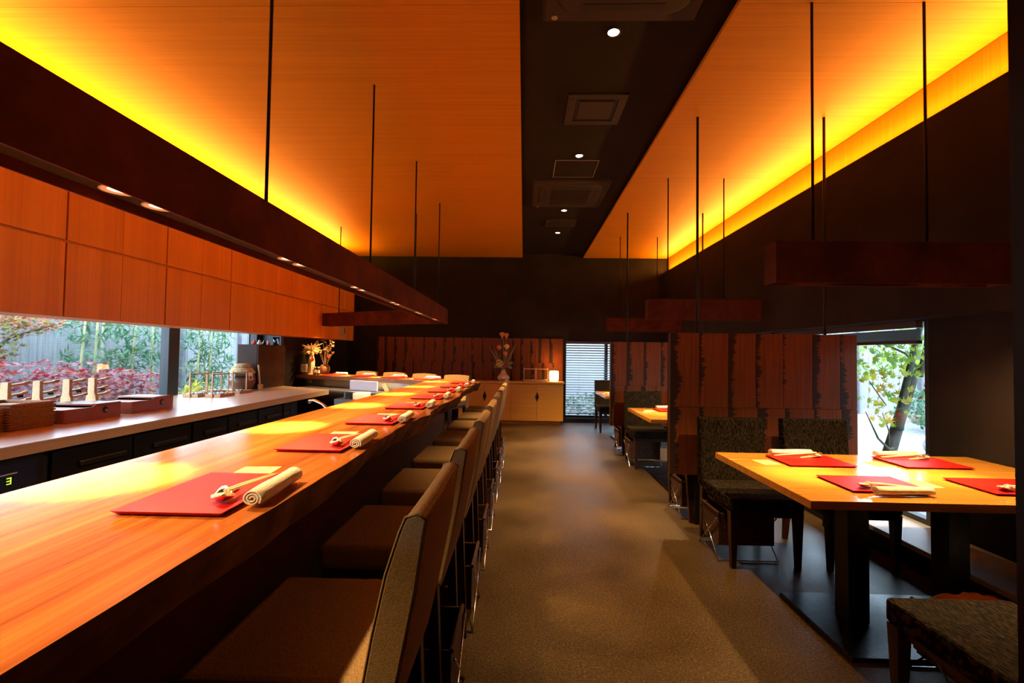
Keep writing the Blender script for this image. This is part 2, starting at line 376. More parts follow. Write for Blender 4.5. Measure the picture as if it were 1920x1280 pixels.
# veneered ceiling panels (each in sheets)
def ceiling_panel(nm, x0, x1, cuts):
    root = build(nm, B().box(x0 + .02, x1 - .02, YF, YB, ZS + .03, ZS + .06), 'plank_core', kind=S)
    for a, c in zip(cuts[:-1], cuts[1:]):
        build('panel', B().box(x0, x1, a + .0012, c - .0012, ZS, ZS + .03), 'ceiling_veneer', root)
ceiling_panel('trim_2', -3.62, -.052, [YF, 0, 2.6, 5.2, 7.8, YB])
ceiling_panel('trim_3', 1.195, 2.915, [1.15, 2.6, 5.2, 7.8, YB])
build('trim_4', B().box(2.925, 2.968, 1.15, YB, 3.0, ZS + .03), 'cove_veneer', kind=S)
build('added_eave', B().box(3.10, 4.35, -1.0, 11.5, 2.05, 2.20), 'dark_plaster', kind=S)   # added unseen eave, keeps skylight out of the dining windows
# cove strips
def cove(nm, label, x, z, y0, y1, w, energy, tilt=0.):
    t = thing(nm, label, 'strip light', (x, (y0 + y1) / 2, z))
    build('housing', B().box(-.03, .03, -(y1 - y0) / 2, (y1 - y0) / 2, 0, .02), 'channel_black', t)
    L = light('strip_lamp', 'AREA', (0, 0, .03), energy, COVE_COL, t, (PI, tilt, 0), shape='RECTANGLE', size=.045, size_y=(y1 - y0))
    return t
cove('cove_light', 'hidden amber strip light on top of the wall cabinets beside the kitchen', -3.49, 2.925, YF + .2, 8.7, .05, COVE_L)
cove('cove_light', 'hidden amber strip light in the ledge above the garden windows', 2.86, 3.045, 1.25, YB - .1, .05, COVE_R, -.55)

# ------------------------------------------------------------------ windows
def window(nm, plane, c0, c1, z0, z1, mull=()):
    # plane ('x', value) or ('y', value); c0..c1 along the wall
    ax, v = plane
    def bb(b, a0, a1, p0, p1, q0, q1):
        return b.box(p0, p1, a0, a1, q0, q1) if ax == 'x' else b.box(a0, a1, p0, p1, q0, q1)
    fr = B(); t = .04
    bb(fr, c0, c1, v - .035, v + .035, z0, z0 + t); bb(fr, c0, c1, v - .035, v + .035, z1 - t * .4, z1)
    bb(fr, c0, c0 + t, v - .035, v + .035, z0 + t, z1 - t * .4); bb(fr, c1 - t, c1, v - .035, v + .035, z0 + t, z1 - t * .4)
    w = build(nm, fr, 'frame_black', kind=S)
    cuts = [c0 + t] + [x for m in mull for x in m] + [c1 - t]
    for a, c in zip(cuts[::2], cuts[1::2]): build('pane', bb(B(), a, c, v - .003, v + .003, z0 + t, z1 - t * .4), 'window_glass', w)
    for m in mull: build('post', bb(B(), m[0], m[1], v - .05, v + .05, z0 + t, z1 - t * .4), 'frame_black', w, bevel=.005)
    return w
window('window_1', ('x', XG), YF, 6.95, .80, 1.85, [(1.2, 1.34), (5.05, 5.21), (6.74, 6.86)])
for i, (a, c) in enumerate(RW): window('window_%d' % (i + 2), ('x', XR + .04), a, c, .165, 1.665)
window('window_5', ('y', YB + .08), .83, 2.78, .10, 1.665, [(1.66, 1.72)])
build('trim_5', B().box(XG, XW - .002, 6.86, 6.95, .86, 1.85), 'frame_black', kind=S)

# ------------------------------------------------------------------ garden
gr = build('garden_ground', B().box(-14, -4.2, -6, 20, -.3, -.12).box(3.101, 16, -6, 20, -.3, -.12).box(-4.2, 3.3, YB + .3, 20, -.3, -.12), 'gravel', kind=S)
def fence(nm, label, p0, p1, h, rails, bw=.105, posts=2.0, mat='fence_board'):
    p0 = Vector(p0); p1 = Vector(p1); d = (p1 - p0); L = d.length; ang = math.atan2(d.y, d.x)
    t = thing(nm, label, 'fence', (p0.x, p0.y, -.12), ang, None)
    n = int(L / (bw + .008)); me = None
    for i in range(n):
        if me is None:
            o = build('board', B().box(0, bw, -.009, .009, 0, h), mat, t); me = o
        else:
            o = me.copy(); COL.objects.link(o)
        o.location = (i * (bw + .008), random.uniform(-.004, .004), random.uniform(-.01, .01))
    for z in rails: build('rail', B().box(0, L, -.06, -.011, z, z + .06), 'fence_rail', t)
    k = 0.
    while k < L: build('post', B().box(k - .045, k + .045, .011, .10, 0, h), 'fence_rail', t); k += posts
    return t
# rails face the house
fence('board_fence', 'weathered blue grey board fence behind the red maples', (-7.2, 17.5), (-7.2, 3.0), 1.95, (.78, 1.30, 1.80))
plain('garden_plaster', (.45, .45, .45), .9, noise=.08, nscale=2)
build('garden_wall', B().box(-2.0, 6.0, 12.6, 12.8, -.12, 2.3), 'garden_plaster', kind=S)
fence('board_fence', 'pale grey board fence beyond the green maple and gravel', (9.2, 1.0), (9.2, 15.5), 2.6, (.5, 1.5, 2.3), .16, mat='pale_board')
STAR = []
for k in range(7):
    a = (k - 3) * .62; rr = [.42, .72, .92, 1.0, .92, .72, .42][k]
    STAR.append((rr * math.sin(a), rr * math.cos(a)))
    if k < 6: STAR.append((.36 * math.sin(a + .31), .36 * math.cos(a + .31)))
def leafquad(b, p, size, shape, rnd, droop=.5):
    ax = rnd.uniform(0, 2 * PI)
    M = Matrix.Translation(p) @ Matrix.Rotation(ax, 4, 'Z') @ Matrix.Rotation(rnd.gauss(0, droop), 4, 'X') @ Matrix.Rotation(rnd.gauss(0, droop), 4, 'Y')
    n = len(shape)
    b.add([M @ Vector((x * size, y * size, (x * x) * size * .25)) for x, y in shape] + [M @ Vector((0, -.12 * size, 0))], [tuple(range(n + 1))])
BLADE = [(-.08, .25), (-.10, .5), (0, 1.0), (.10, .5), (.08, .25)]
OVAL = [(-.25, .2), (-.3, .5), (0, 1.0), (.3, .5), (.25, .2)]
def foliage(parent, blobs, n, size, shape, mat, seed, droop=.5, flat=1.):
    rnd = random.Random(seed); b = B(); wts = [bl[3] * bl[4] * bl[5] for bl in blobs]
    for _ in range(n):
        bl = rnd.choices(blobs, wts)[0]
        while True:
            q = Vector((rnd.uniform(-1, 1), rnd.uniform(-1, 1), rnd.uniform(-1, 1)))
            if q.length <= 1 and q.length > rnd.random() * .8: break
        leafquad(b, Vector(bl[:3]) + Vector((q.x * bl[3], q.y * bl[4], q.z * bl[5])), size * rnd.uniform(.6, 1.2), shape, rnd, droop)
    return build('foliage', b, mat, parent, kind='stuff')
def tree(nm, label, cat, base, limbs, fol, bark='bark', group=None):
    t = thing(nm, label, cat, base, 0, group)
    for i, (pts, rs) in enumerate(limbs): build('trunk' if i == 0 else 'branch', B().tube(pts, rs, 9), bark, t, smooth=True)
    for f in fol: foliage(t, *f)
    return t
G = -.12
tree('japanese_maple', 'crimson japanese maple spreading low against the kitchen window', 'tree', (-5.45, 5.06, G),
     [([(0, 0, 0), (.05, .1, .4), (0, -.1, .85)], [.05, .04, .02]), ([(.05, .1, .4), (.2, .8, .9), (.1, 1.3, 1.0)], [.03, .02, .01]), ([(.05, .1, .4), (.1, -.8, .9), (0, -1.5, 1.1)], [.03, .02, .01])],
     [([(0, 0, .95, .48, 1.45, .40), (.05, -1.2, 1.0, .42, .9, .38), (-.02, 1.2, .87, .48, .8, .34)], 4200, .055, STAR, 'leaf_red', 3, .45)])
tree('japanese_maple', 'orange and yellow maple with branches across the upper kitchen window', 'tree', (-6.5, 4.95, G),
     [([(0, 0, 0), (.05, .1, 1.0), (.1, .3, 1.7)], [.06, .05, .03]), ([(.05, .1, 1.0), (.25, .5, 1.6), (.32, 1.0, 1.8)], [.03, .02, .008]), ([(.05, .1, 1.0), (.2, -.3, 1.5), (.3, -.8, 1.8)], [.03, .02, .008])],
     [([(.08, .25, 1.55, .36, .55, .38), (.08, .72, 1.78, .36, .42, .20)], 800, .055, STAR, 'leaf_mixed', 5, .5), ([(.1, .85, 1.82, .34, .40, .14)], 200, .055, STAR, 'leaf_orange', 6, .5)])
def bamboo(label, base, stems, blobs, n, seed, mat='leaf_bamboo', size=.15):
    t = thing('bamboo_clump', label, 'bamboo', base)
    for (x, y, h, lean) in stems: build('stem', B().tube([(x, y, 0), (x + lean * .3, y, h * .5), (x + lean, y, h)], [.022, .020, .012], 8), 'bamboo_stem', t, smooth=True)
    foliage(t, blobs, n, size, BLADE, mat, seed, .7)
    return t
bamboo('green bamboo clump with yellow canes before the fence', (-6.6, 6.68, G), [(0, 0, 1.9, .1), (.1, .15, 2.1, .05), (-.1, .5, 1.9, 0), (0, .9, 2.0, .1), (.1, 1.25, 2.1, 0)],
       [(0, .12, 1.85, .35, .42, .3), (0, .3, 1.33, .34, .52, .2), (0, 1.15, 1.75, .35, .55, .42), (0, 1.0, 1.3, .34, .5, .2)], 1100, 11)
bamboo('feathery bamboo clump beside the dark window post', (-6.6, 9.15, G), [(0, 0, 2.0, .1), (.1, .25, 2.1, .05), (-.1, .4, 1.6, 0)],
       [(0, .35, 1.75, .35, .6, .45), (0, .5, 1.1, .35, .65, .4), (0, .3, .6, .35, .55, .4)], 1500, 12)
tree('yellow_shrub', 'small yellow leaved shrub beneath the bamboo', 'shrub', (-4.60, 6.36, G), [([(0, 0, 0), (0, .05, .5), (.03, .08, .9)], [.02, .015, .006])],
     [([(0, .05, .80, .20, .26, .24)], 240, .07, OVAL, 'leaf_yellow', 21, .8)])
bamboo('low dwarf bamboo at the foot of the fence', (-5.62, 7.95, G), [(0, 0, .8, .1), (.1, .5, .8, 0)], [(0, 0, .65, .30, .62, .3), (.05, .85, .55, .30, .7, .35)], 700, 13, size=.12)
build('fence_marker', B().box(-.06, .06, -.03, .03, 0, 2.2), 'bamboo_stem', loc=(-7.0, 11.9, G))
tag(bpy.data.objects['fence_marker'], 'pale yellow bamboo post standing before the fence', 'post')

# maple outside the right window, its larger leaves one by one
mt = thing('green_maple', 'leaning green maple growing just outside the dining window', 'tree', (3.98, 5.1, G))
mt.scale = (1.1, 1.1, 1.09)
def limb(nm, pts, rs, mat='bark_mossy'): return build(nm, B().tube(pts, rs, 10), mat, mt, smooth=True)
limb('trunk', [(-.14, 0, 0), (-.04, 0, .45), (.06, 0, .78), (.18, .02, 1.1), (.27, .05, 1.30)], [.066, .058, .050, .044, .036], 'bark')
limb('branch', [(.02, -.04, .68), (.05, -.06, 1.0), (.12, -.06, 1.3), (.20, -.05, 1.62), (.34, 0, 1.85)], [.040, .034, .029, .026, .02])
limb('branch', [(.26, .0, 1.2), (.34, .02, 1.5), (.36, .02, 1.70), (.42, .1, 1.85)], [.026, .02, .018, .01])
limb('branch', [(.17, -.06, 1.3), (.05, -.1, 1.42), (-.12, -.1, 1.5), (-.32, -.1, 1.62)], [.016, .011, .008, .004])
limb('branch', [(.02, 0, .50), (-.12, -.1, .50), (-.22, -.1, .60), (-.30, -.05, .85)], [.014, .012, .009, .004])
limb('branch', [(-.12, -.1, .50), (-.12, -.1, .68), (-.18, -.1, .85)], [.008, .006, .003])
limb('branch', [(.34, -.1, 0), (.30, -.1, .5), (.33, -.1, .75), (.30, -.1, .95)], [.035, .030, .022, .012])
limb('branch', [(.38, -.1, 0), (.37, -.1, .55), (.45, -.1, .85), (.50, -.1, 1.15), (.55, -.1, 1.35)], [.024, .020, .016, .012, .006])
limb('branch', [(.37, -.1, .55), (.50, -.1, .78), (.60, -.1, .86)], [.011, .008, .004])
limb('branch', [(-.30, -.1, 1.15), (-.20, -.1, 1.0), (-.14, -.1, .92)], [.004, .006, .004])
rl = random.Random(31)
proto = []
for mname in ('leaf_maple', 'leaf_yellow', 'leaf_crimson'):
    bb_ = B(); leafquad(bb_, Vector((0, 0, 0)), .06, STAR, random.Random(1), 0.)
    proto.append(bb_)
meshes = []
for mname, pb in zip(('leaf_maple', 'leaf_yellow', 'leaf_crimson'), proto):
    me = bpy.data.meshes.new('leaf'); me.from_pydata(pb.v, [], pb.f); me.materials.append(MATS[mname]); meshes.append(me)
def leaf(i, p, s=1.):
    o = bpy.data.objects.new('leaf', meshes[i]); COL.objects.link(o); o.parent = mt; o.location = p
    o.rotation_euler = (PI / 2 * rl.choice((.45, .75, 1.0)) + rl.gauss(0, .3), rl.gauss(0, .35), rl.uniform(-.9, .9) + PI); s *= rl.uniform(.7, 1.25); o.scale = (s, s, s)
for k in range(255):
    u = rl.random()
    if u < .60: p = (rl.uniform(-.32, .50), rl.uniform(-.40, .15), rl.uniform(1.20, 1.58)); i = 0
    elif u < .88: p = (rl.uniform(-.32, .22), rl.uniform(-.3, .3), rl.uniform(.92, 1.25)); i = rl.choice((1, 1, 0))
    else: p = (rl.uniform(-.30, -.08), rl.uniform(-.3, .1), rl.uniform(.70, .95)); i = rl.choice((0, 1))
    leaf(i, p)
for k in range(18): leaf(2, (rl.gauss(.27, .08), -.25 + rl.uniform(-.05, .1), rl.gauss(1.08, .055)), .9)
for k in range(12): leaf(0, (rl.gauss(.26, .08), -.28, rl.gauss(1.24, .05)), 1.2)
foliage(mt, [(.2, .9, 1.5, 1.0, .7, .45), (.9, .3, 1.9, .5, .9, .35)], 900, .055, STAR, 'leaf_maple', 41, .8)
rk = B()
bm = bmesh.new(); bmesh.ops.create_icosphere(bm, subdivisions=3, radius=.28)
rr_ = random.Random(5)
for v in bm.verts: v.co *= 1 + .16 * math.sin(v.co.x * 17 + 1) * math.cos(v.co.y * 13) + rr_.uniform(-.05, .05); v.co.z *= .8
me = bpy.data.meshes.new('garden_rock'); bm.to_mesh(me); bm.free(); me.materials.append(MATS['rock'])
rko = bpy.data.objects.new('garden_rock', me); COL.objects.link(rko); rko.location = (6.55, 7.3, G + .15); tag(rko, 'rough grey rock on the gravel behind the maple', 'rock')
tree('clipped_shrub', 'dark green shrub at the foot of the far fence', 'shrub', (8.4, 9.6, G), [([(0, 0, 0), (0, 0, .5)], [.03, .02])], [([(0, 0, .5, .6, .9, .42)], 900, .09, OVAL, 'leaf_bamboo', 51, .8)])
tree('clipped_shrub', 'low green shrub outside the blind covered window', 'shrub', (2.0, 11.3, G), [([(0, 0, 0), (0, 0, .4)], [.03, .02])], [([(0, 0, .3, 1.2, .4, .28)], 800, .09, OVAL, 'leaf_bamboo', 52, .8)])

# ------------------------------------------------------------------ venetian blinds
def blind(label, kind, a0, a1, plane, ztop, zbot, n, closed):
    t = thing('venetian_blind', label, 'blind', ((a0 + a1) / 2, plane, ztop) if kind == 'y' else (plane, (a0 + a1) / 2, ztop), 0 if kind == 'y' else PI / 2)
    w = (a1 - a0) / 2 - .01
    mh = 'blind_dark' if not closed else 'blind_slat'
    build('headrail', B().box(-w, w, -.025, .025, -.05, -.002), 'blind_dark', t)
    z1 = -.06; z0 = zbot - ztop + .03
    o = None
    for i in range(n):
        z = z1 + (z0 - z1) * (i + .5) / n
        if o is None:
            bb_ = B(); ang = .45 if closed else .05
            bb_.add([(x, .024 * s * math.cos(ang), .024 * s * math.sin(ang) + .003 * (1 - s * s)) for x in (-w, w) for s in (-1, 0, 1)] + [(x, .024 * s * math.cos(ang), .024 * s * math.sin(ang) + .003 * (1 - s * s) - .0015) for x in (-w, w) for s in (-1, 0, 1)],
                    [(0, 1, 4, 3), (1, 2, 5, 4), (6, 9, 10, 7), (7, 10, 11, 8), (0, 3, 9, 6), (2, 8, 11, 5), (0, 6, 7, 1), (1, 7, 8, 2), (3, 4, 10, 9), (4, 5, 11, 10)])
            o = build('slat', bb_, mh, t)
        else: o = o.copy(); COL.objects.link(o)
        o.location = (0, 0, z)
    build('bottom_rail', B().box(-w, w, -.02, .02, z0 - .022, z0), mh, t)
    for s in (-.72, .1, .78): build('ladder_cord', B().tube([(w * s, -.026, -.05), (w * s, -.026, z0)], .0015, 5), 'blind_dark', t)
    return t
blind('lowered venetian blind with grey slats over the far bright window', 'y', .85, 2.76, YB - .035, 1.650, .17, 28, True)
for i, (a, c) in enumerate(RW):
    blind(['raised dark blind bunched above the window onto the green maple', 'raised dark blind above the window behind the nearer plank screen', 'raised dark blind above the window beside the far corner'][i], 'x', a, c, 2.885, 1.652, 1.475, 14, False)

# ------------------------------------------------------------------ plank wall covering on the back wall
def planks(parent, x0, x1, y, z0, z1, zs, widths, thick, facing, rnd, mat='char_plank'):
    # facing -1: planks stand proud towards -y ; +1 towards +y
    for (a, c) in ((zs, z1), (z0, zs)):
        x = x0; k = 0
        while x < x1 - .03:
            w = min(rnd.choice(widths), x1 - x)
            if x1 - (x + w) < .06: w = x1 - x
            d = thick * rnd.uniform(.8, 1.15)
            bb_ = B().box(.0015, w - .0015, -d if facing < 0 else 0, 0 if facing < 0 else d, a + .0015, c - .0015)
            build('plank', bb_, mat, parent, loc=(x, y, 0)); x += w
planks(wb, -3.05, .80, YB, .50, 1.70, 1.20, (.17, .20, .22), .024, -1, random.Random(8))

# ------------------------------------------------------------------ plank partitions hung from rods
def partition(label, y):
    t = thing('plank_partition', label, 'partition', (1.95, y, 0))
    x0, x1, z0, z1, zs = -.75, .75, .405, 1.56, .955
    build('core', B().box(x0 + .003, x1 - .003, -.028, .028, z0 + .003, z1 - .003), 'plank_core', t, bevel=.004)
    planks(t, x0, x1, -.028, z0, z1, zs, (.20, .22, .235), .012, -1, random.Random(int(y * 10)))
    planks(t, x0, x1, .028, z0, z1, zs, (.20, .22, .235), .012, 1, random.Random(int(y * 20)))
    for x in (-.52, .52):
        build('rod', B().tube([(x, 0, z1), (x, 0, ZS + .0)], .011, 8), 'rod_black', t, smooth=True)
        build('leg', B().box(x - .018, x + .018, -.018, .018, 0, z0 + .01), 'rod_black', t)
    return t
partition('bark streaked plank partition beside the green maple window', 3.86)
partition('bark streaked plank partition facing the blind covered window', 6.47)

# ------------------------------------------------------------------ linear pendant lights
def linear_light(name, label, cat, p0, p1, zb, h, w, spots, rods, energy, spot_size=1.9, group=None, wide=.15, n_off=0):   # n_off: first lamps of the beam lie outside the picture
    p0 = Vector(p0); p1 = Vector(p1); d = p1 - p0; L = d.length; ang = math.atan2(d.y, d.x)
    t = thing(name, label, cat, (p0.x, p0.y, zb), ang, group)
    k = .006
    hb = B().box(0, L, -w / 2, -w / 2 + k, 0, h).box(0, L, w / 2 - k, w / 2, 0, h).box(0, k, -w / 2 + k, w / 2 - k, 0, h).box(L - k, L, -w / 2 + k, w / 2 - k, 0, h).box(k, L - k, -w / 2 + k, w / 2 - k, h - .01, h)
    build('housing', hb, 'corten', t)
    build('lamp_tray', B().box(k, L - k, -w / 2 + k, w / 2 - k, .03, .04), 'channel_black', t)
    for i, s in enumerate(spots):
        dl = build('downlight', B().lathe([(.036, .026), (.045, .026), (.045, .031), (.036, .031)], 20, cap=False), 'lamp_reflector', t, loc=(s, 0, 0), smooth=True)
        build('reflector', B().lathe([(.037, .026), (.026, .0290)], 20, cap=False), 'lamp_reflector', dl)
        build('lens', B().lathe([(.026, .0285), (.001, .0280)], 16), 'lamp_lens', dl)
        narrow = (i % 2 == 0)
        light('spot_lamp_offscreen' if i < n_off else 'spot_lamp', 'SPOT', (s, 0, .018), energy * (1.0 if narrow else wide), SPOT_COL, t, (0, 0, 0), spot_size=spot_size * (.30 if narrow else 1.15), spot_blend=1.0, shadow_soft_size=.018)
    for r in rods:
        build('rod', B().tube([(r, 0, h - .002), (r, 0, ZS - zb)], .0075, 8), 'rod_black', t, smooth=True)
        build('rod_cap', B().lathe([(.016, 0), (.016, .012), (.008, .016)], 12, (r, 0, h)), 'rod_black', t)
    return t
ys = []
for k in range(7): ys += [.33 + .934 * k, .33 + .934 * k + .145]
linear_light('linear_pendant', 'long rusted steel light beam above the long live edge counter', 'pendant light', (-1.15, -1.2), (-1.15, 6.46), 1.78, .205, .145,
             [y + 1.2 for y in ys], [.7 + 1.2, 2.0 + 1.2, 3.39 + 1.2, 4.76 + 1.2, 6.1 + 1.2], BEAM_W, n_off=2)
D2 = Vector((-.89, .455)).normalized()
q0 = Vector((-1.262, 6.412)); q1 = q0 + D2 * 2.2
linear_light('linear_pendant', 'shorter rusted steel light beam above the back counter', 'pendant light', q0, q1, 1.78, .203, .14, [.14, .27, .95, 1.08, 1.79, 1.92], [.35, 1.9], BEAM_W * .8)
PN = ['the table beside the green maple window', 'the table between the plank partitions', 'the table by the blind covered window']
for i, y in enumerate((2.60, 5.20, 7.79)):
    linear_light('linear_pendant', 'rusted steel box pendant light above ' + PN[i], 'pendant light', (1.365, y), (2.60, y), 1.775, .225, .125, [.20, .33, .92, 1.05], [.235, .855], PEND_W, group='box pendants over the tables', wide=.6)

# ------------------------------------------------------------------ ceiling fittings in the dark strip
for i, (y, e) in enumerate(((2.94, .5), (4.79, 1.1), (6.62, .9), (7.84, .5))):
    t = thing('ceiling_downlight', ['small round ceiling downlight next to the square air vent', 'small round ceiling downlight beside the square access panel', 'small round ceiling downlight behind the air conditioner', 'small round ceiling downlight closest to the back wall'][i], 'downlight', (.55, y, ZC), 0, 'downlights in the dark ceiling strip')
    build('trim_ring', B().lathe([(.036, -.006), (.048, -.006), (.048, 0), (.036, 0)], 24, cap=False), 'ac_panel', t, smooth=True)
    build('lens', B().lathe([(.036, -.003), (.001, -.0035)], 24), 'downlight_lens', t)
    light('spot_lamp', 'SPOT', (0, 0, -.012), AISLE_W * e, SPOT_COL, t, spot_size=.95, spot_blend=.9, shadow_soft_size=.035)
def cassette(label, y):
    t = thing('ceiling_air_conditioner', label, 'air conditioner', (.56, y, ZC))
    def rrect(hw, r, n=5): return [(sx * (hw - r) + r * math.cos(a), sy * (hw - r) + r * math.sin(a)) for (sx, sy, a0) in ((1, 1, 0), (-1, 1, PI / 2), (-1, -1, PI), (1, -1, 3 * PI / 2)) for a in [a0 + PI / 2 * k / n for k in range(n + 1)]]
    build('panel', B().prism([(x, y_, -.02) for x, y_ in rrect(.455, .02)], [(x, y_, 0) for x, y_ in rrect(.475, .02)]), 'ac_panel', t, bevel=.003)
    build('fascia', B().prism([(x, y_, -.035) for x, y_ in rrect(.38, .14)], [(x, y_, -.02) for x, y_ in rrect(.40, .15)]), 'ac_panel', t, bevel=.003)
    g = build('grille', B().box(-.25, .25, -.25, .25, -.040, -.036), 'ac_grille', t)
    for k in range(14): build('louvre', B().box(-.245, .245, -.24 + k * .036, -.23 + k * .036, -.046, -.041), 'ac_panel', g)
    for k in range(4):
        a = k * PI / 2; bb_ = B().box(-.24, .24, .295, .345, -.038, -.0345); bb_.xform(Matrix.Rotation(a, 4, 'Z')); build('air_slot', bb_, 'ac_grille', t)
    build('indicator', B().lathe([(.02, -.026), (.001, -.030)], 14, (-.40, .42, 0)), 'trim_pale', t)
    return t
cassette('dark ceiling cassette air conditioner closest to the wall end by the camera side', 2.36)['label'] = 'large dark ceiling air conditioner beside the square vent'
cassette('dark ceiling air conditioner', 5.96)['label'] = 'dark ceiling air conditioner behind the square access panel'
t = thing('ceiling_vent', 'square dark ceiling vent with recessed slot around its cover', 'vent', (.57, 3.88, ZC))
build('frame', B().box(-.24, .24, -.24, -.175, -.014, 0).box(-.24, .24, .175, .24, -.014, 0).box(-.24, -.175, -.175, .175, -.014, 0).box(.175, .24, -.175, .175, -.014, 0), 'ac_panel', t, bevel=.003)
build('slot', B().box(-.175, .175, -.175, .175, -.004, 0), 'ac_grille', t)
build('cover', B().box(-.14, .14, -.14, .14, -.016, -.005), 'ac_panel', t, bevel=.003)
t = thing('ceiling_vent', 'small dark ceiling vent close to the back wall', 'vent', (.55, 7.25, ZC))
build('frame', B().box(-.24, .24, -.2, .2, -.014, 0), 'ac_panel', t, bevel=.003)
build('grille', B().box(-.18, .18, -.14, .14, -.018, -.0145), 'ac_grille', t)
t = thing('access_panel', 'square ceiling access panel edged with a thin pale metal trim', 'ceiling panel', (.545, 5.14, ZC))
k = .235
build('trim', B().box(-k, k, -k, -k + .007, -.004, 0).box(-k, k, k - .007, k, -.004, 0).box(-k, -k + .007, -k + .007, k - .007, -.004, 0).box(k - .007, k, -k + .007, k - .007, -.004, 0), 'trim_pale', t)
build('panel', B().box(-k + .008, k - .008, -k + .008, k - .008, -.003, 0), 'dark_ceiling', t)

# ------------------------------------------------------------------ wall cabinets over the kitchen window
for k in range(8):
    y0 = 1.353 + .935 * k
    lab = 'amber veneer wall cabinet over the kitchen window, %s from the dark far corner' % ORD[7 - k]
    t = thing('wall_cabinet', lab, 'cabinet', (-3.3, y0, 1.586), 0, 'wall cabinets over the kitchen window')
    build('body', B().box(-.345, -.022, .003, .932, .012, 1.33), 'cabinet_veneer', t)
    build('underside', B().box(-.345, -.003, .004, .931, .001, .0115), 'cabinet_veneer', t)
    for j in range(2):
        a = .006 + .463 * j; c = a + .4595
        build('lower_door', B().box(-.020, 0, a, c, 0, .537), 'cabinet_veneer', t, bevel=.0015, seg=1)
        build('upper_door', B().box(-.020, 0, a, c, .555, 1.33), 'cabinet_veneer', t, bevel=.0015, seg=1)
tag(build('cabinet_end_panel', B().box(-3.645, -3.3, 8.837, 8.86, 1.586, 2.916), 'cabinet_veneer'), 'narrow veneer end panel closing the row of wall cabinets', 'panel')
t = thing('paper_note', 'paper note taped to the far end of the wall cabinets', 'note', (-3.298, 8.17, 1.62))
build('sheet', B().box(0, .0012, 0, .30, 0, .235), 'note_paper', t)
for k in range(6): build('line', B().box(.0013, .0018, .03, .23, .05 + k * .028, .056 + k * .028), 'twine', t)
build('picture', B().box(.0013, .0018, .22, .27, .09, .18), 'dark_leg', t)

# ------------------------------------------------------------------ counters
CZ = 1.0
def wav(y): return min(1., max(.15, (y - .4) / 2.4)) * (.022 * math.sin(y * 1.9 + .6) + .012 * math.sin(y * 5.3) + .006 * math.sin(y * 13.) + .004 * math.sin(y * 31.))
def slabprism(b, top, zt, zm, zb, inset_edge, cen):
    # three rings: top outline, middle (slightly out), bottom (undercut)
    n = len(top); t = [(x, y, zt) for x, y in top]; m = []; lo = []
    for i, (x, y) in enumerate(top):
        e = inset_edge[i]; m.append((x - e[0] * .10, y - e[1] * .10, zm)); lo.append((x - e[0], y - e[1], zb))
    b.add(t, [tuple(range(n))], 0); b.add(lo, [tuple(range(n - 1, -1, -1))], 1)
    side = lambda p, q, mi: b.add(p + q, [(i, (i + 1) % n, n + (i + 1) % n, n + i) for i in range(n)], mi)
    side(t, m, 1); side(m, lo, 1)
lc = thing('long_counter', 'long live edge wooden counter lined with bar chairs', 'counter', (0, 0, 0))
outer = []; ys_ = [-.9 + i * .06 for i in range(int((5.84 + .9) / .06) + 1)]
rj = random.Random(2)
def outx(y):
    base = -.575
    if y > 2.75: base += .0
    x = base + wav(y) * .9
    if 2.55 < y < 3.0: x += .035 * math.exp(-((y - 2.74) / .08) ** 2)
    if y > 5.4: x += .045 * (y - 5.4) / .44
    return x
for y in ys_: outer.append((outx(y), y))
top = [(-1.28, -.9)] + outer + [(-.545, 5.93), (-.62, 6.098), (-1.28, 6.098)]
ins = [(0, 0)] + [(.028 + min(1., max(.1, y / 3)) * (.02 + .02 * math.sin(y * 4.1) + .012 * math.sin(y * 17)), 0) for _, y in outer] + [(.05, .03), (.03, 0), (0, 0)]
b = B(); slabprism(b, top, CZ, CZ - .03, CZ - .095, ins, None)
build('counter_slab', b, ['counter_wood', 'bark_edge'], lc, smooth=False)
build('front_panel', B().box(-1.06, -1.02, -.9, 5.9, 0, CZ - .096), 'dark_box', lc)
build('back_panel', B().box(-1.27, -1.24, -.9, 5.9, 0, CZ - .096), 'stainless_dark', lc)
build('foot_rail', B().box(-1.019, -.93, -.9, 5.9, .12, .20), 'dark_leg', lc, bevel=.01)
bc = thing('back_counter', 'angled wooden counter joining the long counter in front of the plank wall', 'counter', (-1.28, 6.10, 0), math.atan2(D2.y, D2.x))
LB = 2.37 / .8904
DP = .50
def bl(x, y):   # world -> back counter local
    a = math.atan2(D2.y, D2.x); dx, dy = x + 1.28, y - 6.10; return (dx * math.cos(a) + dy * math.sin(a), -dx * math.sin(a) + dy * math.cos(a))
inner = [(i * LB / 24, -.0 + .010 * math.sin(i * .9)) for i in range(25)]
p_end1 = bl(XW + .004, 7.31 + .004); p_end2 = bl(XW + .004, 7.31 + DP / .8904)
tip = [bl(-.655, 6.104), bl(-1.275, 6.104)]
topb = [tip[1]] + inner[1:-1] + [p_end1, p_end2] + [bl(-.93 - .0, 6.45), tip[0]]
insb = [(0, 0)] * len(topb)
b = B(); slabprism(b, topb, CZ, CZ - .02, CZ - .055, insb, None)
wood('counter_wood_x', (.085, .011, .001), (.42, .122, .018), 'x', 26, .9, .20, .02, coat=.06, contrast=(.36, .62), broad=.55, spec=.35)
plain('slab_edge', (.30, .12, .04), .45, noise=.3, nscale=6)
build('counter_slab', b, ['counter_wood_x', 'slab_edge'], bc)
sg = -1
build('steel_panel', B().box(.35, LB - .12, -.10, -.07, 0, CZ - .056), 'stainless', bc)
build('dark_panel', B().box(.75, LB - .35, -.30, -.27, 0, CZ - .056), 'dark_box', bc)
t = thing('wall_socket', 'small beige power socket on the panel under the back counter', 'socket', (0, 0, 0)); t.parent = None
